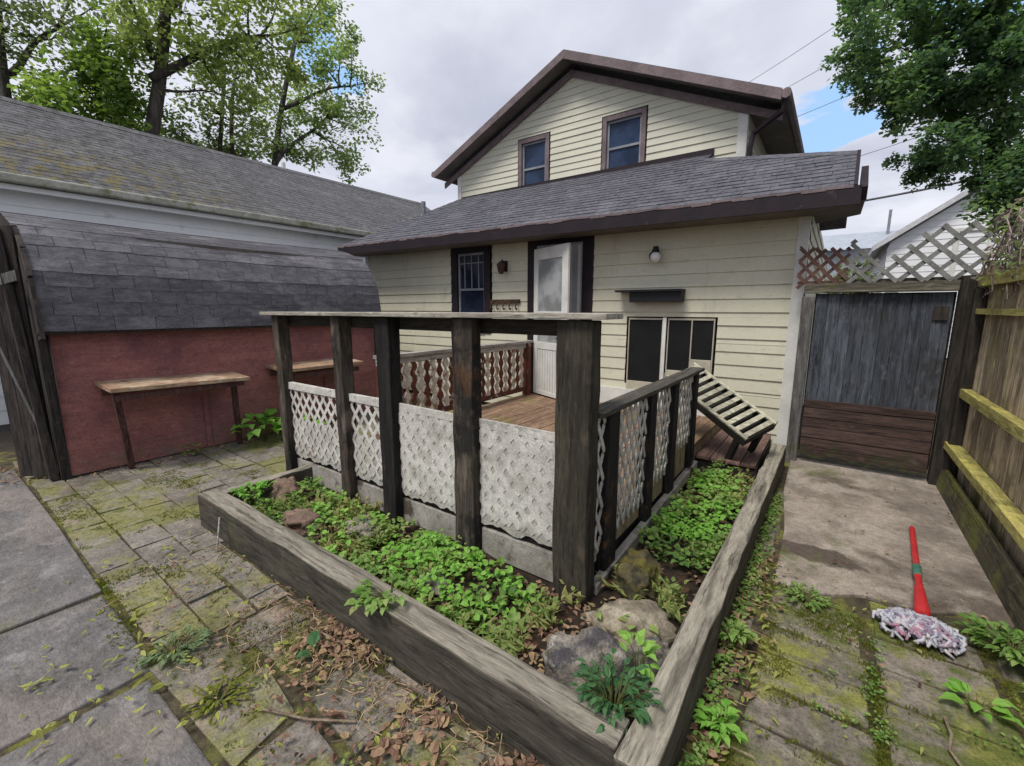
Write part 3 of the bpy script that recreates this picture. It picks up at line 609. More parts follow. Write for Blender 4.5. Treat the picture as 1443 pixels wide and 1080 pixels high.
# right railing along the garden bed
sr = thing('side_railing', (-.94, 3.05, 0), 'right side deck railing of black posts and white chain lattice beside the weedy bed', 'railing', 'low railings of the deck')
f = MB(); f.box(-1.0, -.885, 1.995, 4.12, 1.055, 1.085, .002); f.build('cap_rail', wood('dark cap rail', (.10, .09, .075), (.055, .05, .042), 'y'), sr, bevel=.003)
for y0, y1 in ((2.13, 2.27), (2.79, 2.90), (3.30, 3.42), (3.92, 4.02)):
    f = MB(); f.box(-.985, -.905, y0, y1, .1, 1.054, .003); f.build('post', m_postblk, sr, bevel=.004)
for y0, y1, zb in ((1.995, 2.125, .28), (2.275, 2.785, .30), (2.905, 3.295, .36), (3.425, 3.915, .46)):
    f = MB(); lattice(f, V((-.94, y0 + .003, zb)), (0, 1, 0), (0, 0, 1), (1, 0, 0), y1 - y0 - .006, 1.05 - zb, .075, .026, .006, 62)
    f.build('lattice_panel', m_lattice, sr)
    f = MB(); f.box(-.965, -.955, y0 + .003, y1 - .003, .20, zb + .06, .002); f.build('backing_board', m_tan if y0 > 2.2 else m_panel, sr)
f = MB(); f.bar((-.915, 2.0, .10), (-.915, 4.12, .185), (0, 0, 1), .075, (1, 0, 0), .05); f.build('base_rail', m_skirt, sr, bevel=.004)

# left railing back to the house
lr = thing('back_railing', (-3.66, 3.8, 0), 'left deck railing of peeling red and white wavy balusters running back to the storm door', 'railing', 'low railings of the deck')
f = MB(); f.box(-3.72, -3.60, 2.74, 5.5, 1.10, 1.135, .002); f.box(-3.68, -3.64, 2.74, 5.5, 1.03, 1.098); f.build('cap_rail', wood('grey cap rail', (.40, .37, .33), (.26, .23, .2), 'y'), lr, bevel=.003)
f = MB(); f.box(-3.68, -3.64, 2.74, 5.5, .39, .45); f.build('bottom_rail', m_redrail, lr)
for y0 in (5.36, 2.75):
    f = MB(); f.box(-3.71, -3.61, y0, y0 + .1, .3, 1.098, .003); f.build('post', m_redrail, lr, bevel=.004)
y = 2.92; k = 0
while y < 5.34:
    if 1:
        f = MB(); vs = []; n = 20; ph = U(0, 6)
        f_w = .052
        for i in range(n + 1):
            z = .452 + .576 * i / n; s_ = .017 * math.sin(i * 1.25 + ph)
            for xx in (-3.672, -3.648):
                vs += [(xx, y - f_w / 2 + s_, z), (xx, y + f_w / 2 - s_ * (1 if k % 3 else -1), z)]
        fs = []
        for i in range(n):
            c = i * 4; fs += [(c, c + 1, c + 5, c + 4), (c + 3, c + 2, c + 6, c + 7), (c + 1, c + 3, c + 7, c + 5), (c + 2, c, c + 4, c + 6)]
        f.add(vs, fs); f.build('baluster', m_whitebal if k % 2 == 0 else m_redrail, lr)
    y += .098; k += 1

# ------------------------------------------------------------------ raised bed
bed = thing('raised_bed', (-2, 2.5, 0), 'raised garden bed of heavy weathered timbers around the front of the deck', 'garden bed')
def timber(name, p, q, wd, w, h, mt, z0=-.02):
    f = MB(); p, q, wd = V(p), V(q), V(wd); n = max(8, int((q - p).length / .18)); vs = []
    for k in range(n + 1):
        c = p.lerp(q, k / n); e = lambda: U(-.007, .007)
        vs += [c + wd * (0 + e()) + V((0, 0, z0)), c + wd * (w + e()) + V((0, 0, z0)), c + wd * (w + e()) + V((0, 0, h + e())), c + wd * e() + V((0, 0, h + e()))]
    fs = [(3, 2, 1, 0), (n * 4, n * 4 + 1, n * 4 + 2, n * 4 + 3)]
    for k in range(n):
        for i in range(4): fs.append((k * 4 + i, k * 4 + (i + 1) % 4, k * 4 + 4 + (i + 1) % 4, k * 4 + 4 + i))
    f.add(vs, fs); return f.build(name, mt, bed, bevel=.009)
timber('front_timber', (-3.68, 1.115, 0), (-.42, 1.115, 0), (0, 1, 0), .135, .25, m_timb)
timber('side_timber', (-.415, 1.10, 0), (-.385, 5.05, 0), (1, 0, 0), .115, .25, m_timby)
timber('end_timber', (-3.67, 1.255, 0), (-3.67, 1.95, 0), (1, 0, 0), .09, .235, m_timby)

def rock(label, x, y, z, sx, sy, sz, mt, seed, rz=0):
    bpy_me = MB(); import bmesh
    bm = bmesh.new(); bmesh.ops.create_icosphere(bm, subdivisions=4, radius=1)
    for v in bm.verts:
        p = v.co.copy(); d = 1 + .30 * noise.noise(p * 1.3 + V((seed, 0, 0))) + .16 * noise.noise(p * 2.9 + V((0, seed, 0))) + .06 * noise.noise(p * 7 + V((0, 0, seed)))
        cell = noise.voronoi(p * 1.6 + V((seed, seed, 0)))[0]
        d += .10 * noise.noise(p * 5 + V((seed, 1, 2))) + .05 * noise.noise(p * 13 + V((seed, 4, 2))) - .22 * min(cell[0], .7) + .12 * (cell[1] - cell[0])
        q = p * d; c, s = math.cos(rz), math.sin(rz)
        q = V((q.x * sx, q.y * sy, q.z * sz)); v.co = V((q.x * c - q.y * s, q.x * s + q.y * c, q.z))
    me = bpy.data.meshes.new('rock'); bm.to_mesh(me); bm.free(); me.materials.append(mt)
    me.polygons.foreach_set('use_smooth', [True] * len(me.polygons))
    o = bpy.data.objects.new('rock', me); COL.objects.link(o); o.location = (x, y, z); o['label'] = label; o['category'] = 'rock'; o['group'] = 'rocks in the garden bed'
rock('large blotchy grey boulder at the front corner where the bed timbers meet', -.665, 1.45, .12, .20, .15, .20, m_rock, 3.3, .3)
rock('flat tan stone beside the foot of the widest corner post', -.66, 1.84, .10, .22, .15, .11, m_rocktan, 8.1, .5)
rock('dark shaggy mossy rock against the pale base rail of the side railing', -.74, 2.20, .15, .12, .17, .13, m_rockm, 5.2)
rock('reddish brown rock at the far left end of the bed by the first post', -3.40, 1.62, .15, .14, .12, .13, m_rockr, 12.7)
rock('smooth grey stone peeping out of the weeds before the fourth post', -1.66, 1.52, .12, .12, .09, .06, m_rock, 2.2)
rock('pinkish flat rock between the first two posts near the front timber', -2.86, 1.47, .13, .17, .12, .09, m_rockr, 6.6, .4)
rock('small tan rock half sunk in weeds left of the black post', -2.45, 1.66, .12, .15, .12, .08, m_rock, 9.4)
rock('flat grey stone tight against the inside of the side timber', -.50, 1.70, .10, .11, .15, .08, m_rock, 14.1)

# ------------------------------------------------------------------ weeds, litter, moss
def wleaf(mb, x, y, z, h, L, n, spread=.05):
    for k in range(n):
        a = U(0, 6.28); e = U(-.1, .9); d = V((math.cos(a) * math.cos(e), math.sin(a) * math.cos(e), math.sin(e) * .6))
        p = V((x + U(-spread, spread), y + U(-spread, spread), z + h * U(.35, 1)))
        l = L * U(.6, 1.25); mb.leaf(p, d, V((U(-.4, .4), U(-.4, .4), 1)), l, l * U(.55, .85), .18, U(0, .8))
def dens(x, y):   # how weedy a spot of the bed is
    if y < 1.95:
        v = math.exp(-((x + 1.85) / .62) ** 2) * 1.0 + .3 * math.exp(-((x + 3.2) / .4) ** 2) + .25 * (y > 1.65) + .35 * math.exp(-((x + 1.2) / .25) ** 2) * (y > 1.55)
        if x > -1.1 and y < 1.75: v *= .12
        return v
    return .95 * max(0, min(1, (y - 2.25) / .35)) * max(0, min(1, (4.35 - y) / .4))
f = MB(); n = 0
while n < 330:
    if rnd.random() < .62: x, y = U(-3.5, -.55), U(1.27, 1.86)
    else: x, y = U(-.86, -.43), U(2.0, 4.4)
    dd = dens(x, y) * (.08 + 1.6 * max(0, .25 + 1.7 * noise.noise(V((x * 3.6, y * 3.6, 9)))))
    if rnd.random() > dd: continue
    n += 1; hi = U(.02, .11) * (1.2 if y > 2 else 1)
    wleaf(f, x, y, soilz(x, y) + .005, hi, U(.03, .055), 8, .045)
f.build('ground_cover', l_weed, kind='stuff')
f = MB(); n = 0
while n < 210:
    x, y = (U(-3.45, -.95), U(1.27, 1.86)) if rnd.random() < .7 else (U(-.85, -.43), U(2.0, 4.3))
    if noise.noise(V((x * 2.7, y * 2.7, 17))) < .0: continue
    n += 1; z = soilz(x, y)
    for k in range(5):
        a = U(0, 6.28); l = U(.05, .13); d = V((math.cos(a), math.sin(a), U(.5, 2.2))).normalized(); p = V((x + U(-.02, .02), y + U(-.02, .02), z))
        f.leaf(p, d, V((math.cos(a + 1.6), math.sin(a + 1.6), .3)), l, l * .16, .2, 1.2)
        q = p + d * l * .8; f.leaf(q, (d + rv() * .6).normalized(), V((U(-.3, .3), U(-.3, .3), 1)), l * .35, l * .22, .2, .6)
f.build('leggy_weeds', l_pale, kind='stuff')
f = MB(); n = 0
while n < 190:
    x, y = (U(-3.3, -1.0), U(1.27, 1.8)) if rnd.random() < .6 else (U(-.84, -.43), U(2.4, 4.2))
    if noise.noise(V((x * 2.1, y * 2.1, 2))) < -.05 or rnd.random() > dens(x, y) + .1: continue
    n += 1; wleaf(f, x, y, soilz(x, y) + .03, .09, .042, 6, .05)
f.build('bright_ground_cover', l_bright, kind='stuff')

def gz(x, y): return 0.012
def litter(mb, n, area, L, w=.6, flat=.35, z=None, dn=None):
    c = 0
    while c < n:
        x, y = area()
        if dn and rnd.random() > dn(x, y): continue
        c += 1; a = U(0, 6.28); d = V((math.cos(a), math.sin(a), U(-flat, flat) * .6)); l = L * U(.5, 1.4)
        zz = (soilz(x, y) if z == 'soil' else gz(x, y)) + U(.004, .03)
        mb.leaf(V((x, y, zz)), d, V((U(-flat, flat), U(-flat, flat), 1)), l, l * w * U(.6, 1.2), U(-.3, .5), U(-.5, 1))
f = MB()
clump = lambda x, y: max(0, .35 + 1.6 * noise.noise(V((x * 2.6, y * 2.6, 31))))
litter(f, 620, lambda: (U(-2.2, -.45), 1.10 - abs(rnd.gauss(0, .15))), .036, dn=clump)
litter(f, 260, lambda: (U(-1.5, -.5), 1.05 - abs(rnd.gauss(0, .18))), .05, dn=clump)
litter(f, 170, lambda: (-.28 + abs(rnd.gauss(0, .07)), U(1.1, 3.6)), .04, dn=clump)
litter(f, 300, lambda: (U(-3.4, -.6), U(.5, 1.1)), .022)
litter(f, 60, lambda: (U(-.2, .95), U(1.7, 5.3)), .025)
litter(f, 110, lambda: (-5.68 + abs(rnd.gauss(0, .1)), U(.8, 3.6)), .04)
litter(f, 130, lambda: (U(-6.7, -5.9), U(.1, .7)), .045)
litter(f, 900, lambda: (U(-3.5, -.55), U(1.26, 1.9)), .036, z='soil', dn=lambda x, y: .35 + 1.2 * math.exp(-((x + 1.0) / .28) ** 2))
litter(f, 200, lambda: (U(-.86, -.43), U(1.6, 4.36)), .035, z='soil')
f.build('leaf_litter', l_litter, kind='stuff')
f = MB()
litter(f, 200, lambda: (U(-3.6, -.6), .8 + rnd.gauss(0, .3)), .035, .4); litter(f, 110, lambda: (U(-2.9, -1.0), U(.05, .6)), .045, .4); litter(f, 90, lambda: (-.2 + abs(rnd.gauss(0, .09)), U(1.15, 3.)), .035, .4)
litter(f, 90, lambda: (U(-5.6, -3.7), U(.5, 3.5)), .028, .4); litter(f, 40, lambda: (U(-.1, .9), U(1.6, 3.0)), .03, .4)
f.build('fallen_seeds', l_seed, kind='stuff')
def tuft(mb, x, y, z, h, n, r, w=.004):
    for k in range(n):
        a = U(0, 6.28); p = V((x + U(-r, r), y + U(-r, r), z)); d = V((math.cos(a) * U(.1, .8), math.sin(a) * U(.1, .8), 1)).normalized()
        mb.leaf2(p, d, V((math.cos(a + 1.5), math.sin(a + 1.5), 0)), h * U(.5, 1.3), w * U(.8, 1.5))
f = MB()
def joint_pts(n):
    for k in range(n):
        c = rnd.random()
        if c < .30: yield (.295 + rnd.gauss(0, .016), U(1.2, 2.95))
        elif c < .42: yield (-.155 + rnd.gauss(0, .018), U(1.2, 2.9))
        elif c < .58: yield (U(-.1, .95), 1.1 + .215 * rnd.randint(2, 8) + rnd.gauss(0, .016))
        elif c < .66: yield (U(-.1, .5), 2.83 + rnd.gauss(0, .07))
        elif c < .72: yield (U(-3.5, -2.4), .485 + rnd.gauss(0, .03))
        elif c < .84: yield (U(-5.5, -3.7), .5 + .215 * rnd.randint(0, 9) + rnd.gauss(0, .015))
        else: yield (U(-3.2, -.6), U(.4, 1.1))
for x, y in joint_pts(1500):
    if noise.noise(V((x * 2.3, y * 2.3, 4))) > -.12: tuft(f, x, y, -.005, .022, 7, .018, .006)
n = 0
while n < 5200:
    x, y = (U(-.14, .95), U(1.15, 3.0)) if rnd.random() < .62 else (U(-5.2, -3.7), U(.5, 1.9)) if rnd.random() < .5 else (U(-3.4, -.5), U(.45, 1.08))
    q = noise.noise(V((x * 1.7, y * 2.6, 21))) + .45 * noise.noise(V((x * 7, y * 7, 22)))
    if q < .16: continue
    n += 1; tuft(f, x, y, .004, .010, 4, .012, .006)
f.build('moss', l_moss, kind='stuff')
f = MB()
for x, y in joint_pts(150):
    if noise.noise(V((x * 1.9, y * 1.9, 14))) > .05: wleaf(f, x, y, 0, .03, .016, 8, .025)
for k in range(150): x = -.27 + abs(rnd.gauss(0, .03)); y = U(1.2, 4.2); wleaf(f, x, y, 0, .06, .022, 7, .03)
f.build('joint_weeds', l_weed, kind='stuff')

def weed(label, x, y, z, h, r, n, L, mt=l_weed, cat='weed', name='weed', W=.6, lean=(0, 0), group='weeds on the patio'):
    t = thing(name, (x, y, z), label, cat, group); s = MB(); f = MB()
    for k in range(n):
        a = U(0, 6.28); rr = r * U(.2, 1); tip = V((x + math.cos(a) * rr + lean[0], y + math.sin(a) * rr + lean[1], z + h * U(.5, 1)))
        b = V((x + U(-.01, .01), y + U(-.01, .01), z - .01)); m = b.lerp(tip, .5) + V((0, 0, h * .2))
        s.tube([b, m, tip], [.003, .0025, .0015], 5)
        d = (tip - m); d.z *= .3
        for q in range(3 if L < .06 else 1):
            dd = d.normalized() + rv() * .5; dd.z *= .6; l = L * U(.7, 1.2); f.leaf(tip.lerp(m, q * .3), dd, V((U(-.3, .3), U(-.3, .3), 1)), l, l * W, .15, .6)
    s.build('stem', m_stem, t); f.build('leaves', mt, t)
weed('bright green broad leaved plant at the red shed foot between the two wall benches', -5.50, 2.42, 0, .30, .26, 40, .16, l_bright, 'plant', 'plant', .75)
weed('second bright broad leaved plant under the farther wall bench by the first post', -5.36, 2.75, 0, .26, .2, 24, .16, l_bright, 'plant', 'plant', .75)
weed('small dark leafy sprig growing at the shed base under the nearer wall bench', -5.55, 1.72, 0, .10, .12, 14, .06)
weed('leafy sprig spilling over the middle of the front bed timber', -1.60, 1.20, .24, .06, .13, 22, .05, l_weed, 'plant', 'plant', .7, (0, -.06))
weed('blue green feathery plant in the corner where the front and side timbers meet', -.50, 1.30, .12, .22, .13, 60, .045, l_fern, 'plant', 'plant', .45)
weed('pale curled leafy plant between the big boulder and the side timber', -.50, 1.56, .14, .12, .07, 14, .06, l_bright, 'plant', 'plant')
weed('grassy weed sprouting beside the fence kickboard just past the mop', .80, 2.78, 0, .14, .16, 55, .05, l_weed)
weed('leafy weed lower along the fence near the frame edge', .88, 2.45, 0, .10, .1, 20, .05)
weed('pale broad leaf weed on the mossy path pavers in front of the mop', .60, 2.32, 0, .06, .07, 9, .07, l_bright, W=.7)
weed('tangled green weed at the corner of the two big stone slabs', -2.36, .55, 0, .05, .13, 46, .03, l_tree4)
weed('low mossy weed between the stone slabs and the irregular pavers', -1.90, .56, 0, .04, .12, 44, .025, l_moss)
weed('low dark green broad leaves in the litter before the front timber', -1.80, .92, .01, .025, .05, 3, .085, l_fern, W=.7)
weed('seedling at the left end of the raised bed beside the reddish rock', -3.46, 1.40, .12, .16, .12, 26, .05, l_bright, 'plant', 'plant', .7)
weed('thin weed rooted against the outer face of the side timber', -.24, 2.1, 0, .14, .08, 22, .045)
weed('yellow green weed beside the side timber near the leaf pile', -.20, 1.62, 0, .09, .08, 20, .045, l_bright)
weed('low green weed at the path edge where the pavers meet the concrete', .02, 2.74, 0, .05, .13, 44, .03)
weed('weed growing at the base of the dark shed gable', -6.1, .66, 0, .12, .12, 20, .06)

for label, pts, rr in [('pale forked twig lying on the path pavers below the mop', [(.50, 2.20, .02), (.505, 2.10, .03), (.49, 2.03, .02), (.53, 1.92, .02)], .005),
                       ('brown twig on the litter beside the side timber', [(-.24, 1.50, .02), (-.16, 1.56, .035), (-.08, 1.57, .03)], .004),
                       ('long thin stick across the litter before the front timber', [(-2.0, 1.0, .02), (-1.75, 1.03, .03), (-1.55, 1.0, .02)], .005),
                       ('crooked twig at the joint of the irregular pavers', [(-1.75, .62, .02), (-1.5, .72, .03), (-1.35, .83, .02)], .005)]:
    f = MB(); f.tube(pts, rr, 6); f.build('twig', m_twig, loc=pts[0], label=label, category='twig', group='fallen twigs')
f = MB(); f.tube([(-3.18, 1.03, -.01), (-3.21, 1.08, .22)], .006, 6); f.build('stake', m_rail, loc=(-3.18, 1.03, 0), label='thin white stake leaning on the front bed timber near its left end', category='stake')

f = MB()
for k in range(560):
    c = rnd.random()
    if c < .62: x, y = U(-2.4, -.45), 1.09 - abs(rnd.gauss(0, .17))
    elif c < .8: x, y = -.27 + abs(rnd.gauss(0, .07)), U(1.1, 3.4)
    else: x, y = U(-3.4, -.6), U(.5, 1.1)
    a = U(0, 6.28); l = U(.03, .11); z = U(.012, .04); d = V((math.cos(a), math.sin(a), U(-.15, .15))) * l; e = V((-d.y, d.x, 0)) * U(-.3, .3)
    p = V((x, y, z)); f.tube([p, p + d * .5 + e, p + d], [.0016, .002, .001], 4)
f.build('straw_debris', m_straw, kind='stuff')

# ------------------------------------------------------------------ mop
mop = thing('mop', (.49, 2.72, 0), 'red handled string mop lying on the path with its grey white yarn head towards us', 'mop')
a, b = V((.50, 2.80, .085)), V((.605, 4.15, .02)); d = (b - a)
f = MB(); f.tube([a + d * .1, a + d * .98, b], [.017, .017, .012], 10); f.build('handle', m_mopred, mop, smooth=False)
f = MB(); f.tube([a, a + d * .03, a + d * .13, a + d * .24, a + d * .26], [.026, .034, .028, .022, .018], 12); f.build('sleeve', m_mopred, mop)
f = MB(); f.tube([a + d * .36, a + d * .37, a + d * .46, a + d * .47], [.018, .022, .022, .018], 12); f.build('grip', m_mopgrn, mop)
f = MB(); c = V((.50, 2.83, .075))
for k in range(330):
    an = U(0, 6.28); q = U(0, 1) ** .5; ex, ey = .155 * q * math.cos(an), .10 * q * math.sin(an)
    top = .075 * math.sqrt(max(0, 1 - q * q)) + .012; p = V((.485 + ex, 2.745 + ey, top))
    a2 = U(0, 6.28) if rnd.random() < .4 else R(U(215, 325)); l = U(.035, .075); d2 = V((math.cos(a2), math.sin(a2), U(-.35, .1))) * l; sd = V((-d2.y, d2.x, 0)) * U(-.6, .6)
    pts = [p - d2 * .5, p - d2 * .2 + V((0, 0, .008)) + sd * .5, p + d2 * .15 + V((0, 0, .012)) + sd, p + d2 * .5 + sd * .3]
    for v_ in pts: v_.z = max(v_.z, .008)
    f.tube(pts, [.007, .0085, .0085, .006], 5)
f.build('head', m_yarn, mop, smooth=True)

# ------------------------------------------------------------------ tipped slatted bench
tb = thing('slatted_bench', (-.6, 4.4, .2), 'tipped slatted bench with dark legs propped between the side railing and the house corner', 'bench')
TR = V((-.33, 4.5, .58)); w_ = V((.20, .30, .12)); a_ = V((-.80, .27, .46)); aN = a_.normalized(); wN = w_.normalized(); nB = wN.cross(aN).normalized()
if nB.z < 0: nB = -nB
LB = a_.length; WB = w_.length; O = TR - w_
f = MB(); ns = 11
for k in range(ns):
    s_ = (k + .15) / ns * LB; f.obox(O + aN * s_ + wN * .03, aN * (LB / ns * .52), wN * (WB - .06), nB * .018)
f.build('slats', m_slat, tb, bevel=.002)
f = MB(); f.obox(O, aN * LB, wN * .03, nB * .02); f.obox(O + wN * (WB - .03), aN * LB, wN * .03, nB * .02)
f.build('seat_rail', m_slat, tb, bevel=.002)
f = MB(); f.obox(O + nB * -.08 + aN * .02, aN * (LB - .04), wN * .025, nB * .078); f.obox(O + nB * -.08 + aN * .02 + wN * (WB - .025), aN * (LB - .04), wN * .025, nB * .078); f.obox(O - nB * .08, aN * .02, wN * WB, nB * .078)
f.build('apron', m_benchdk, tb)
f = MB(); f.obox(O + nB * -.078 + aN * .025 + wN * .027, aN * (LB - .05), wN * (WB - .054), nB * .012); f.build('dark_gap_sheet', m_benchdk, tb)  # added dark sheet under the slats, so their gaps read as shade
for s_ in (.05, LB - .1):
    for ww in (0, WB - .05):
        f = MB(); l = .40 if s_ < .2 else .30; f.obox(O + aN * s_ + wN * ww - nB * (.08 + l), aN * .05, wN * .05, nB * l); f.build('leg', m_benchdk, tb, bevel=.003)

# ------------------------------------------------------------------ gate, trellises, fence
gate = thing('gate', (.3, 5.4, 0), 'weathered garden gate of blue grey upright boards over brown boards, between house corner and fence', 'gate')
f = MB(); x = -.17
while x < .80:
    w2 = min(U(.085, .125), .82 - x); f.box(x + .001, x + w2 - .001, 5.40 + U(0, .01), 5.425, .60, 1.74 + U(-.01, .01)); x += w2
f.build('upright_boards', m_gate, gate, bevel=.002)
f = MB(); f.box(-.18, .838, 5.436, 5.45, .12, 1.745); f.build('gap_backing', m_drk, gate)  # added dark sheet behind the boards, stops light showing through the gaps
f = MB(); z = .10
while z < .66: hh = U(.085, .125); f.box(-.17, .82, 5.365 + U(0, .012), 5.398, z + .002, min(z + hh, .68) - .003, .003); z += hh
f.build('lower_boards', m_gatebr, gate, bevel=.003)
f = MB(); f.box(-.285, -.185, 5.36, 5.45, -.02, 1.72, .003); o = f.build('post', m_gatepost2, gate, bevel=.005); o['label'] = 'grey gate post against the house corner'
f = MB(); f.box(.84, .955, 5.34, 5.45, -.02, 1.88, .004); o = f.build('post', m_gatepost, gate, bevel=.005); o['label'] = 'dark gate post against the fence'
f = MB(); f.box(-.28, .84, 5.37, 5.43, 1.752, 1.84, .003); f.box(-.1, .82, 5.33, 5.369, 1.752, 1.772, .002); f.build('header', m_header, gate, bevel=.004)
f = MB(); f.box(.70, .80, 5.385, 5.399, 1.50, 1.62); f.build('hinge', m_gatepost, gate)
t = thing('trellis', (-.2, 5.4, 1.85), 'rusty brown close lattice trellis over the gate beside the house corner', 'trellis', 'trellises over the gate')
f = MB(); lattice(f, V((-.345, 5.40, 1.80)), (1, 0, 0), (0, 0, 1), (0, -1, 0), .40, .42, .088, .032, .009, 48, keep=lambda u, v, s: v < .42 - .05 * abs(math.sin(u * 22))); f.build('strips', m_trelbr, t)
f = MB(); f.box(-.345, .055, 5.403, 5.43, 1.842, 1.87, .003); f.build('batten', m_trelbr, t)
t = thing('trellis', (.5, 5.4, 1.85), 'grey lattice trellis over the gate broken into a V in the middle', 'trellis', 'trellises over the gate')
f = MB(); lattice(f, V((.06, 5.39, 1.84)), (1, 0, 0), (0, 0, 1), (0, -1, 0), .92, .47, .128, .036, .011, 45,
                  keep=lambda u, v, s: v < .17 + abs(u - .25) * 1.0 + .012); f.build('strips', m_trel, t)
f = MB(); f.box(.06, .98, 5.402, 5.425, 1.842, 1.875, .002); f.build('batten', m_header, t)

fence = thing('fence', (1, 3.5, 0), 'tall board fence with three mossy yellow rails on the right of the path', 'fence')
f = MB(); y = 1.2
while y < 5.5:
    w2 = U(.125, .15); zt = 1.98 + U(-.05, .05); tx = U(-.008, .008)
    f.add([(1.0 + tx, y + .005, -.02), (1.0 - tx, y + w2 - .004, -.02), (1.0 - tx, y + w2 - .004, zt - .03), (1.0 - tx, y + w2 - .035, zt), (1.0 + tx, y + .035, zt), (1.0 + tx, y + .004, zt - .03)] +
          [(1.02 + tx, y + .004, -.02), (1.02 - tx, y + w2 - .004, -.02), (1.02 - tx, y + w2 - .004, zt - .03), (1.02 - tx, y + w2 - .035, zt), (1.02 + tx, y + .035, zt), (1.02 + tx, y + .004, zt - .03)],
          [(5, 4, 3, 2, 1, 0), (6, 7, 8, 9, 10, 11)] + [(i, (i + 1) % 6, (i + 1) % 6 + 6, i + 6) for i in range(6)])
    y += w2
f.build('boards', m_fence, fence)
for z0, z1, xx in ((.37, .43, .90), (.855, .925, .925), (1.555, 1.60, .935), (1.78, 1.86, .94)):
    f = MB(); n = 12
    for k in range(n): ya, yb = 1.2 + 4.2 * k / n, 1.2 + 4.2 * (k + 1) / n; f.box(xx, .993, ya, yb + .001, z0, z1, .0015)
    f.build('rail', m_fencerail, fence)
f = MB(); f.obox(V((.885, 2.95, -.02)), V((0, 2.4, 0)), V((.03, 0, .0)), V((.03, 0, .22))); f.build('kickboard', m_fencebase, fence, bevel=.004)
f = MB(); f.box(.90, .992, 2.80, 2.90, -.02, .366, .003); f.build('post', m_gatepost, fence, bevel=.005)
f = MB(); f.box(.915, .992, 5.24, 5.33, -.02, 1.77, .003); f.build('post', m_gatepost, fence, bevel=.005)

t = thing('dry_vine', (1.0, 4.7, 1.85), 'bundle of dry pinkish vine stalks draped over the fence top', 'vine')
f = MB(); lf = MB()
for k in range(150):
    y0 = U(4.0, 5.4); p = V((U(.93, 1.08), y0, U(1.86, 2.34) )); d = V((U(-.05, .05), U(-.22, .34), U(-.32, .06))); o = rv() * .05
    f.tube([p, p + d * .35 + o, p + d * .7 - o * .6, p + d], [.0035, .005, .005, .003], 5)
for k in range(420):
    p = V((U(.92, 1.12), U(3.7, 5.35), U(1.75, 2.36))); lf.leaf(p, rv(), V((0, 0, 1)), U(.035, .06), .03)
f.build('stalks', m_vine, t); lf.build('leaves', l_tree4, t)

# ------------------------------------------------------------------ shed
shed = thing('shed', (-6.9, 2.5, 0), 'barn red shed with a sagging grey curved shingle roof', 'shed')
SY0, SY1 = .74, 4.30
w = MB(); z = .02
while z < 1.42:
    zt = min(z + .118, 1.42); w.add([(-5.75, SY0, z), (-5.75, SY1, z), (-5.753, SY1, zt), (-5.753, SY0, zt), (-5.775, SY0, z), (-5.775, SY1, z)], [(0, 1, 2, 3)]); z = zt
w.quad((-5.765, SY1, 0), (-8.1, SY1, 0), (-8.1, SY1, 1.42), (-5.765, SY1, 1.42))
w.build('wall', m_red, shed)
prof = [(-5.62, 1.40), (-5.655, 1.66), (-5.70, 1.92), (-5.84, 2.16), (-6.02, 2.34), (-6.5, 2.50), (-7.0, 2.58), (-7.5, 2.50), (-8.0, 2.34), (-8.3, 1.9), (-8.38, 1.40)]
def arc(v):
    for (ax, az), (bx, bz) in zip(prof, prof[1:]):
        l = math.hypot(bx - ax, bz - az)
        if v <= l + 1e-6: t_ = max(0, v / l); return ax + (bx - ax) * t_, az + (bz - az) * t_, (-(az - bz) / -l, 0)[0], (bx - ax) / l, (bz - az) / l
        v -= l
    return (*prof[-1], 0, 0, -1)
tot = sum(math.hypot(b[0] - a[0], b[1] - a[1]) for a, b in zip(prof, prof[1:]))
def shf(u, v, h):
    x, z, _, tx, tz = arc(min(v, tot)); y = SY0 - .05 + u
    sag = -.02 * math.sin(math.pi * u / 3.7)
    return V((x + tz * h, y, z - tx * h + sag))
r = MB(); shingles(r, shf, SY1 - SY0 + .1, tot, .135, .30, .0035, .003); sro = r.build('roof', m_shingle_s, shed)
r = MB()
for (ax, az), (bx, bz) in zip(prof, prof[1:]): r.quad((ax - .004, SY0 - .04, az - .02), (ax - .004, SY1 + .04, az - .02), (bx - .004, SY1 + .04, bz - .02), (bx - .004, SY0 - .04, bz - .02))
r.build('roof_deck', m_drk, sro)
r = MB(); r.box(-5.75, -5.60, SY0 - .05, SY1 + .05, 1.372, 1.398, .003); r.build('eave_board', m_drk, shed)
for yy in (SY0 + .02, SY1 - .02):
    r = MB(); pts = [(-5.76, 0)] + [(x - .03, z - .025) for x, z in prof] + [(-8.1, 0)]
    r.add([(x, yy, z) for x, z in pts], [tuple(range(len(pts)))]); r.build('gable', m_gable, shed)
r = MB(); r.box(-5.83, -5.735, SY0 - .05, SY0 + .018, -.02, 1.37, .004); r.build('corner_board', m_gable, shed, bevel=.004)
for (ax, az), (bx, bz) in zip(prof[:6], prof[1:7]):
    pass
r = MB()
for (ax, az), (bx, bz) in zip(prof, prof[1:]):
    r.bar((ax - .01, SY0 - .03, az - .07), (bx - .01, SY0 - .03, bz - .07), (az - bz, 0, bx - ax), .13, (0, 1, 0), .03)
r.build('barge_board', m_gable, shed)
r = MB(); r.bar((-5.80, SY0 - .09, .02), (-6.0, SY0 - .16, 2.3), (1, 0, 0), .10, (0, 1, 0), .06); r.bar((-6.35, SY0 - .08, 0), (-6.35, SY0 - .08, 1.9), (1, 0, 0), .06, (0, 1, 0), .04); r.bar((-5.95, SY0 - .07, 1.75), (-6.9, SY0 - .07, 1.85), (0, 0, 1), .08, (0, 1, 0), .03)
r.build('door_frame', m_gable, shed)
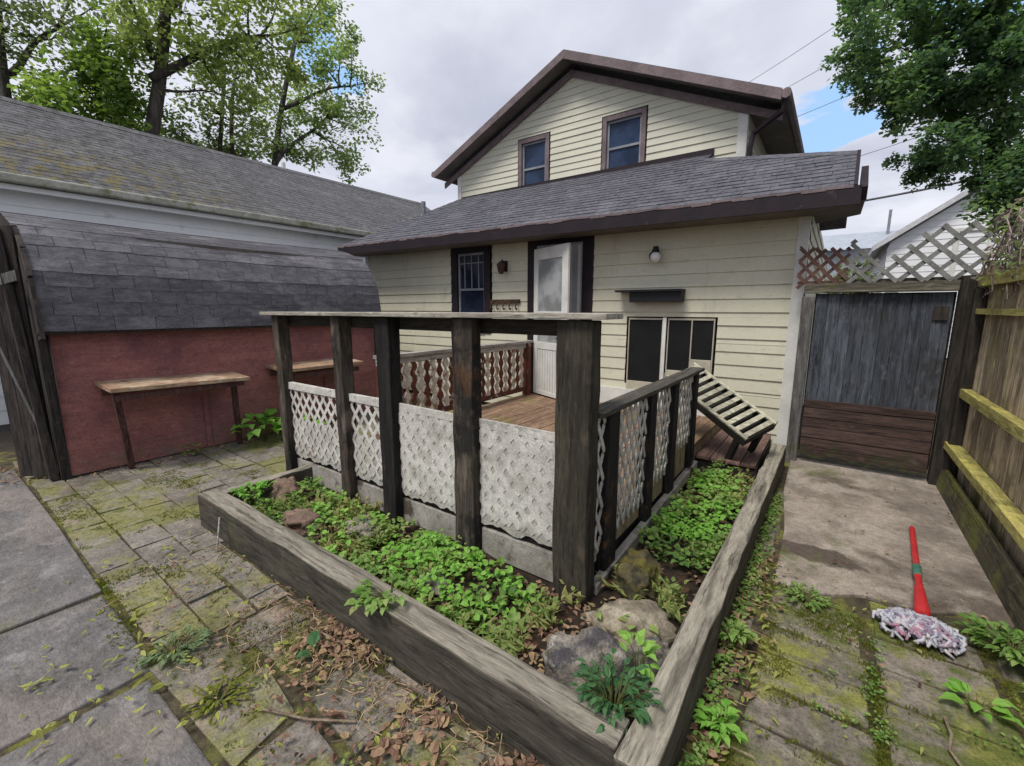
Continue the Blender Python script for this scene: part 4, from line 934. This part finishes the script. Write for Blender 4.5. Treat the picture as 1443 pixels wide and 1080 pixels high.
r = MB(); A_, B_ = V((-5.84, .685, .04)), V((-6.07, .47, .04)); dd = (B_ - A_); nd_ = V((-dd.y, dd.x, 0))
for k in range(3): r.bar(A_ + dd * (k + .5) / 3 , A_ + dd * (k + .5) / 3 + V((-.08, 0, 2.28 - .1 * k)), dd, dd.length / 3 * .96, nd_, .025)
sd_ = r.build('door', m_gable, shed, bevel=.003)
r = MB(); r.bar(A_ + V((.03, -.03, .3)), B_ + V((.03, -.03, 1.5)), (0, 0, 1), .09, nd_, .025); r.bar(A_ + V((.0, -.03, 1.85)), B_ + V((.0, -.03, 1.75)), (0, 0, 1), .09, nd_, .025); r.build('brace', m_gatepost2, sd_)
for i, (y0, y1, lab) in enumerate([(1.02, 2.22, 'wall bench with a worn plank top in front of bare red shed wall'), (2.62, 3.72, 'wall bench with a worn plank top half hidden behind the first two deck posts')]):
    t = thing('wall_bench', (-5.6, y0, 0), lab, 'bench', 'wall benches along the red shed')
    f = MB(); f.obox(V((-5.742, y0, .865)), V((.45, .02, -.03)), V((0, y1 - y0, -.035 if i == 0 else 0)), V((0, 0, .04))); f.build('top', m_redwood, t, bevel=.004)
    f = MB(); f.box(-5.74, -5.70, y0 + .04, y1 - .04, .76, .822); f.box(-5.36, -5.33, y0 + .04, y1 - .03, .745, .80); f.build('batten', m_redleg, t)
    for y in (y0 + .07, y1 - .12):
        f = MB(); f.bar((-5.385, y, .83), (-5.62, y + .09, .0), (0, 1, 0), .052, (1, 0, .15), .052); f.build('leg', m_redleg, t, bevel=.004)
    f = MB(); f.box(-5.742, -5.73, y1 - .32, y1 - .27, .02, .80); f.build('wall_batten', m_red, t)

# ------------------------------------------------------------------ garage behind
gar = thing('garage', (-10.5, 4, 0), 'long white walled garage with a moss streaked grey shingle roof behind the red shed', 'garage')
GX, GZ, GR, GRZ, GY0, GY1 = -9.0, 3.36, -12.0, 5.18, -4, 11.2
gl = math.hypot(GX - GR, GRZ - GZ); gu = V((GR - GX, 0, GRZ - GZ)) / gl; gn = V((GRZ - GZ, 0, GX - GR)).normalized()
r = MB(); shingles(r, lambda u, v, h: V((GX, GY0 + u, GZ)) + gu * v + gn * h, GY1 - GY0, gl, .14, .33, .006, .004); rf = r.build('roof', m_shingle_g, gar)
r = MB(); r.quad((GX, GY0, GZ - .004), (GX, GY1, GZ - .004), (GR, GY1, GRZ - .004), (GR, GY0, GRZ - .004)); r.quad((GR, GY0, GRZ), (GR, GY1, GRZ), (GR - 3, GY1, GZ), (GR - 3, GY0, GZ)); r.build('roof_slope', m_shingle_g, rf)
r = MB()
for k in range(44): y = GY0 + k * .345; r.obox(V((GR + .14, y, GRZ - .085)), V((-.14, 0, .105)), V((0, .34, 0)), V((.01, 0, .012)))
r.build('ridge_cap', m_shingle_g, rf)
w = MB(); siding(w, lambda u, d, z: V((GX - .28 + d, u, z)), GY0 + .1, GY1 - .1, 0, 3.3, .2, .012)
w.add([(GX - .3, GY1 - .1, 0), (GR - 2.8, GY1 - .1, 0), (GR - 2.8, GY1 - .1, GZ), (GR, GY1 - .1, GRZ - .05), (GX - .3, GY1 - .1, GZ)], [(0, 1, 2, 3, 4)])
w.build('wall', m_garage_wall, gar)
r = MB(); r.box(GX - .02, GX + .10, GY0, GY1, GZ - .12, GZ - .006, 0); r.build('gutter', m_gutter, gar, bevel=.02)
r = MB(); r.box(GX - .28, GX - .022, GY0, GY1, GZ - .15, GZ - .13); r.box(GX - .05, GX - .021, GY0, GY1, GZ - .20, GZ - .15); r.build('fascia', m_garage_wall, gar)
r = MB(); r.tube([(GR, 6.4, GRZ - .05), (GR, 6.4, GRZ + .16)], .05, 8); r.build('roof_vent', m_white, gar)

# ------------------------------------------------------------------ neighbour houses
nb = thing('neighbour_house', (5, 20, 0), 'pale gabled neighbour house seen over the broken trellis', 'house', 'neighbour houses beyond the gate')
def gfront(u, d, z): return V((u, 20 - d, z))
w = MB(); siding(w, gfront, 1.2, 9.0, 0, 7.4, .2, .012, lim=lambda z: (max(1.2, 1.2 + (z - 3.75) / .72), 9.0 - max(0, (z - 3.75) / .72)))
siding(w, lambda u, d, z: V((1.2 - d, u, z)), 20, 30, 0, 3.8, .2, .012)
m_nb = M('neighbour white siding', (.76, .77, .79), (.70, .71, .73), 1, bump=.05, grit=0); w.build('wall', m_nb, nb)
r = MB(); r.obox(V((5.1, 19.7, 6.62)), V((-4.3, 0, -3.1)), V((0, 10.5, 0)), V((0, 0, .18))); r.obox(V((5.1, 19.7, 6.62)), V((4.3, 0, -3.1)), V((0, 10.5, 0)), V((0, 0, .18))); r.build('roof', M('neighbour pale roof', (.55, .55, .57), (.46, .46, .48), 3), nb)
window(2.9, 3.6, 2.6, 4.0, 19.97, m_white, m_white, m_pane, .1, par=nb)
nb2 = thing('neighbour_house', (-1, 30, 0), 'distant grey roofed neighbour house low behind the trellis left end', 'house', 'neighbour houses beyond the gate')
w = MB(); w.box(-3.0, 2.6, 30, 38, 0, 4.7); w.build('wall', M('grey blue siding', (.33, .36, .41), (.28, .30, .35), 2), nb2)
r = MB(); r.add([(-3.4, 29.6, 4.65), (3.0, 29.6, 4.65), (3.0, 34, 6.0), (-3.4, 34, 6.0), (-3.4, 38.4, 4.65), (3.0, 38.4, 4.65)], [(0, 1, 2, 3), (3, 2, 5, 4), (1, 5, 2), (0, 3, 4)]); r.build('roof', M('blue grey roof', (.36, .40, .46), (.30, .33, .38), 3), nb2)
r = MB(); r.box(1.85, 1.98, 33, 33.13, 5.6, 7.0); r.build('chimney', m_pipe, nb2)

# ------------------------------------------------------------------ trees
def limb(mb, p, q, r0, r1, sag=.0, n=6, seg=7, bow=1.):
    p, q = V(p), V(q); L_ = (q - p).length; pts = []
    o = rv() * L_ * .06 * bow; o2 = rv() * L_ * .04 * bow
    for k in range(seg + 1):
        t_ = k / seg; pts.append(p.lerp(q, t_) + o * math.sin(math.pi * t_) + o2 * math.sin(2 * math.pi * t_) - V((0, 0, sag * math.sin(math.pi * t_))))
    mb.tube(pts, [r0 + (r1 - r0) * k / seg for k in range(seg + 1)], n); return pts
def tree(label, base, top, r0, clumps, lm, leafL, nl, group, name='tree', forks=(), bark=m_bark, tw=.03, flat=.75):
    t = thing(name, base, label, 'tree', group); tr = MB(); lf = MB()
    base, top = V(base), V(top); main = limb(tr, base - V((0, 0, .2)), top, r0, r0 * .4, 0, 9, 12, .25); nodes = list(main[3:])
    for p, q, a, b in forks: nodes += limb(tr, p, q, a, b, 0, 7, 8)[1:]
    for c, rad in clumps:
        c = V(c); near = min(nodes, key=lambda p: (p - c).length + max(0, p.z - c.z) * .5)
        br = limb(tr, near, c, max(tw, tw * 1.6 * min(1.4, rad)), tw * .35, 0, 5, 5)
        subs = [c + rv() * rad * U(.25, .95) * 1 for _ in range(7)]
        for s_ in subs: tr.tube([c.lerp(br[-2], .5), s_], [tw * .3, tw * .12], 4, False)
        for k in range(nl):
            s_ = rnd.choice(subs); o = rv() * rad * .5 * (U(0, 1) ** .5); o.z *= flat
            p = s_ + o; d = rv(); d.z = d.z * .6 - .25; d.normalize(); l = leafL * U(.65, 1.3)
            lf.leaf2(p, d, (V((U(-.7, .7), U(-.7, .7), 1))).normalized(), l, l * U(.55, .8))
    tr.build('trunk', bark, t, smooth=True); lf.build('crown', lm, t); return t
def fill(cx, cy, cz, rx, ry, rz, n, rad):
    out = []
    for _ in range(n):
        p = rv() * U(.2, 1) ** .6; out.append((V((cx + p.x * rx, cy + p.y * ry, cz + p.z * rz)), rad * U(.7, 1.3)))
    return out
TG = 'trees behind the garage'
def cl(pts, rad): return [(V(p), rad * U(.75, 1.25)) for p in pts]
tree('big maple with a leaning dark trunk rising behind the garage ridge', (-16, 3.45, 0), (-16, 5.75, 11.6), .27,
     cl([(-15.92,7.31,10.36),(-15.71,6.17,9.21),(-15.3,8.02,9.68),(-16.28,6.68,8.63),(-15.89,5.95,9.9),(-14.71,7.24,10.83),(-14.96,4.72,9.63),(-15.28,9.01,10.73),(-15.28,5.5,10.49),(-15.46,6.68,11.54),(-15.23,8.61,11.73),(-15.09,6.72,7.74),(-15.82,4.65,9.09),(-14.92,7.52,8.57),(-15.15,6.25,10.23),(-15.16,7.08,9.24),(-15.67,5.59,8.77),(-15.59,8.85,9.69),(-14.89,4,9.38)], 1.0), l_tree1, .145, 420, TG,
     forks=[((-16, 5.0, 7.9), (-15.7, 8.0, 10.2), .13, .05), ((-16, 5.25, 9.2), (-15.6, 6.6, 11.8), .10, .04), ((-16, 5.1, 8.4), (-15.7, 4.6, 9.6), .09, .04)])
tree('bright yellow green young tree left of the leaning maple trunk', (-17.0, 3.7, 0), (-17.0, 4.1, 8.6), .15, cl([(-17.58,4.18,8.76),(-16.26,4.4,7.93),(-16.8,3.6,7.43),(-16.99,4.93,9.08),(-17.24,3.22,7.07),(-16.87,4.14,7.11),(-16.71,4.76,7.47),(-16.43,4.39,6.82),(-16.73,3.65,7.94),(-16.42,4.26,8.95),(-16.35,2.78,6.53),(-16.66,3.33,6.54),(-16.47,3.98,7.66),(-17.34,3.97,7.35),(-16.43,4.32,7.51)], .95), l_tree2, .15, 440, TG)
tree('pale sparse tree at the far left behind the garage roof', (-17.8, 2.0, 0), (-17.5, 2.5, 9.6), .2, cl([(-18.16,2.83,9.2),(-17.64,3.3,9.41),(-17.83,2.96,8.49),(-16.9,3.53,8.94),(-17.32,2.46,7.87),(-17.15,4.21,9.68),(-16.89,3.27,8.41),(-17.49,2.98,9.53),(-17.8,3.98,10.31),(-17.34,2.46,8.35)], .9), l_tree3, .13, 190, TG, forks=[((-17.7, 2.2, 7.3), (-17.5, 3.5, 8.95), .1, .04)])
tree('thin twin stemmed tree with airy foliage right of the leaning maple', (-18, 6.0, 0), (-18, 7.8, 9.9), .13, cl([(-18.48,8.03,9.52),(-17.82,6.9,8.28),(-18.73,8.8,8.89),(-18.3,7.79,10.06),(-17.37,5.94,7.12),(-18.06,7,7.36),(-17.77,8.13,7.51),(-17.91,8.42,9.97),(-17.3,6.46,8.62),(-18.11,7.98,8.13)], .9), l_tree3, .135, 280, TG, forks=[((-18, 6.6, .2), (-18, 8.1, 9.6), .12, .05)])
tree('rightmost spreading tree over the garage ridge with drooping grey green foliage', (-16.5, 7.2, 0), (-16.5, 9.6, 11.0), .17, cl([(-16.92,10.51,11.47),(-15.74,10.88,10.79),(-16.42,12.1,10.46),(-16.64,11.05,9.38),(-17.27,10.33,10.29),(-16.29,11.92,9.19),(-16.3,10.16,8.02),(-16.21,8.75,7.59),(-16.17,10.95,7.84),(-17.26,9.96,9.17),(-16.22,11.72,11.77),(-16.9,11.15,12.47),(-16.35,9.83,7.08),(-16.72,11.6,7.46),(-16.71,9.08,6.96),(-16.82,8.94,9.18),(-16.06,8.06,7.36),(-16.39,10.17,9.26),(-16.8,10.82,10.84),(-16.01,10.9,8.56),(-17,10.05,12),(-16.18,10.74,12.85)], .95), l_tree4, .145, 400, TG, forks=[((-16.5, 8.4, 6.4), (-16.4, 10.6, 8.8), .09, .04), ((-16.5, 9.0, 8.6), (-16.3, 11.6, 10.2), .08, .03)])
tree('low leafy tree just above the middle of the garage ridge', (-19, 7.6, 0), (-19, 7.8, 6.2), .12, fill(-19, 7.2, 7.0, 1.0, 2.6, .7, 18, .75), l_tree3, .19, 130, TG)
tree('dark low tree top at the left edge above the mossy roof', (-20, 3.0, 0), (-20, 3.0, 7.0), .14, fill(-20, 3.0, 7.4, 1.0, 1.6, .7, 14, .75), l_tree1, .2, 150, TG)
# dark tree hanging over the fence on the right
tree('dark dense tree overhanging the fence at the upper right', (3.4, 9.0, 0), (2.4, 8.6, 6.2), .2, cl([(0.02,7.82,5.22),(-0.09,8.33,5.24),(0.02,8.36,4.86),(0.26,7.84,4.91),(0.55,8.38,5.22),(0.76,7.73,4.93),(1.17,8.03,4.86),(0.19,8.31,4.52),(0.37,7.68,4.42),(0.67,8.31,4.74),(1,8.31,4.72),(1.28,7.63,4.29),(0.35,8.29,4.3),(0.55,7.85,4.19),(0.87,7.92,4.21),(1.34,8.42,4.19),(0.83,7.5,3.58),(1.32,8.38,3.77),(1.5,7.93,3.75),(1.12,8.43,3.61),(1.35,8.25,3.35),(1.56,8.16,3.41),(1.39,7.79,3.04),(1.55,7.73,2.96),(0.83,8.09,3.4),(1.67,8.31,2.86),(1.15,8.4,3.89),(-0.13,8.42,5.64),(0.22,8.4,5.68),(0.75,7.51,5.19),(1.25,7.67,5.02),(0.49,8.16,5.54),(0.72,7.91,4.41),(1.13,8.11,4.37),(1.33,7.75,4.07),(0.99,7.98,4.82),(1.4,7.85,4.56),(1.4,8.03,3.53),(1.54,7.67,3.14),(0.75,8.42,3.53),(1.02,8.32,4.07)], .36), l_dark, .066, 880, None, forks=[((2.9, 8.8, 3.2), (.5, 8.1, 4.8), .07, .02), ((3.0, 8.9, 2.6), (1.3, 8.1, 3.6), .05, .02), ((2.7, 8.7, 4.2), (.3, 8.2, 5.4), .06, .02)], tw=.014)
tree('bright green bush top showing over the trellis beside the pale neighbour house', (3.2, 15, 0), (3.2, 15, 3.6), .1, fill(3.35, 15, 3.75, .8, .6, .35, 10, .4), l_tree2, .13, 170, None, name='bush')
tree('small brush of green behind the rusty trellis by the house side', (.1, 9.5, 0), (.1, 9.5, 1.9), .04, fill(.12, 9.5, 1.95, .28, .4, .4, 8, .22), l_tree1, .08, 90, None, name='bush')

# ------------------------------------------------------------------ utility lines
def wire(label, p, q, r_=.006, sag=.25):
    f = MB(); p, q = V(p), V(q); f.tube([p.lerp(q, k / 16) - V((0, 0, sag * 4 * (k / 16) * (1 - k / 16))) for k in range(17)], r_, 5)
    f.build('utility_wire', m_wire, loc=p, label=label, category='wire', group='utility wires in the sky')
wire('highest utility wire slanting up from the house roof to the dark tree', (-4.5, 17, 8.2), (4.5, 8.5, 8.1))
wire('second utility wire just below the highest one', (-4.2, 17, 7.6), (4.5, 8.6, 7.35))
wire('third utility wire crossing the blue gap beside the eaves', (-3.8, 17, 7.0), (4.5, 8.7, 6.2))
wire('lowest slanting wire ending in the dark tree below the blue gap', (-2.5, 17, 5.6), (4.5, 8.8, 5.1))
wire('thick cable running level above the pale neighbour house', (-1.5, 17, 4.6), (6.5, 15, 5.3), .03, .2)

# ------------------------------------------------------------------ sky and sun
SUN_EL, SUN_AZ = R(60), R(192)      # azimuth clockwise from +Y
w = bpy.data.worlds.new('World'); S.world = w; w.use_nodes = True; nt = w.node_tree; nt.nodes.clear(); t = NT(nt)
sky = t.n('ShaderNodeTexSky', sky_type='NISHITA', sun_disc=False, sun_elevation=SUN_EL, sun_rotation=SUN_AZ, air_density=1.0, dust_density=1.2)
gen = t.n('ShaderNodeTexCoord').outputs['Generated']
sp = t.n('ShaderNodeSeparateXYZ', ins={0: gen}); zz = t.math('ADD', t.math('MAXIMUM', sp.outputs[2], 0.), .22)
cv = t.n('ShaderNodeCombineXYZ', ins={0: t.math('DIVIDE', sp.outputs[0], zz), 1: t.math('DIVIDE', sp.outputs[1], zz), 2: 0.}).outputs[0]
n1 = t.noise(cv, 1.1, 7, .52, .3); n2 = t.noise(t.vscale(cv, (1, 1, 1), (4.2, 1.3, 0)), 2.6, 6, .5, .2)
cloud = t.mix(t.mapr(n1, .34, .66), (3.6, 3.8, 4.6), (5.3, 5.5, 6.2)); cloud = t.mix(t.mapr(n2, .45, .7, 0., .5), cloud, (6.5, 6.6, 7.0))
def spot(d, r0, r1):
    d = V(d).normalized(); dt = t.n('ShaderNodeVectorMath', operation='DOT_PRODUCT', ins={0: gen, 1: tuple(d)}).outputs['Value']
    return t.mapr(t.math('ADD', dt, t.math('MULTIPLY', t.math('SUBTRACT', n2, .5), .05)), math.cos(R(r1)), math.cos(R(r0)))
holes_ = t.math('MAXIMUM', spot((-0.050, 0.943, 0.329), 1.0, 4.2), spot((-0.777, 0.476, 0.412), .3, 1.8))
holes_ = t.math('MAXIMUM', holes_, spot((0.142, 0.908, 0.394), 2, 5))
blue = t.mix(.7, sky.outputs[0], (3.2, 5.2, 8.2))
final = t.mix(holes_, cloud, blue)
bg = t.n('ShaderNodeBackground', ins={'Color': final, 'Strength': .1}); o = t.n('ShaderNodeOutputWorld'); nt.links.new(bg.outputs[0], o.inputs[0])
sl = bpy.data.lights.new('sun', 'SUN'); sl.energy = 2.1; sl.angle = R(18); sl.color = (1, .95, .87); so = bpy.data.objects.new('sun', sl); COL.objects.link(so)
sd = V((math.sin(SUN_AZ) * math.cos(SUN_EL), math.cos(SUN_AZ) * math.cos(SUN_EL), math.sin(SUN_EL))); so.rotation_euler = sd.to_track_quat('Z', 'Y').to_euler(); so.location = (0, 0, 30)
S.view_settings.view_transform = 'Standard'; S.view_settings.look = 'None'; S.view_settings.gamma = 1; S.view_settings.exposure = .6; S.view_settings.use_curve_mapping = False
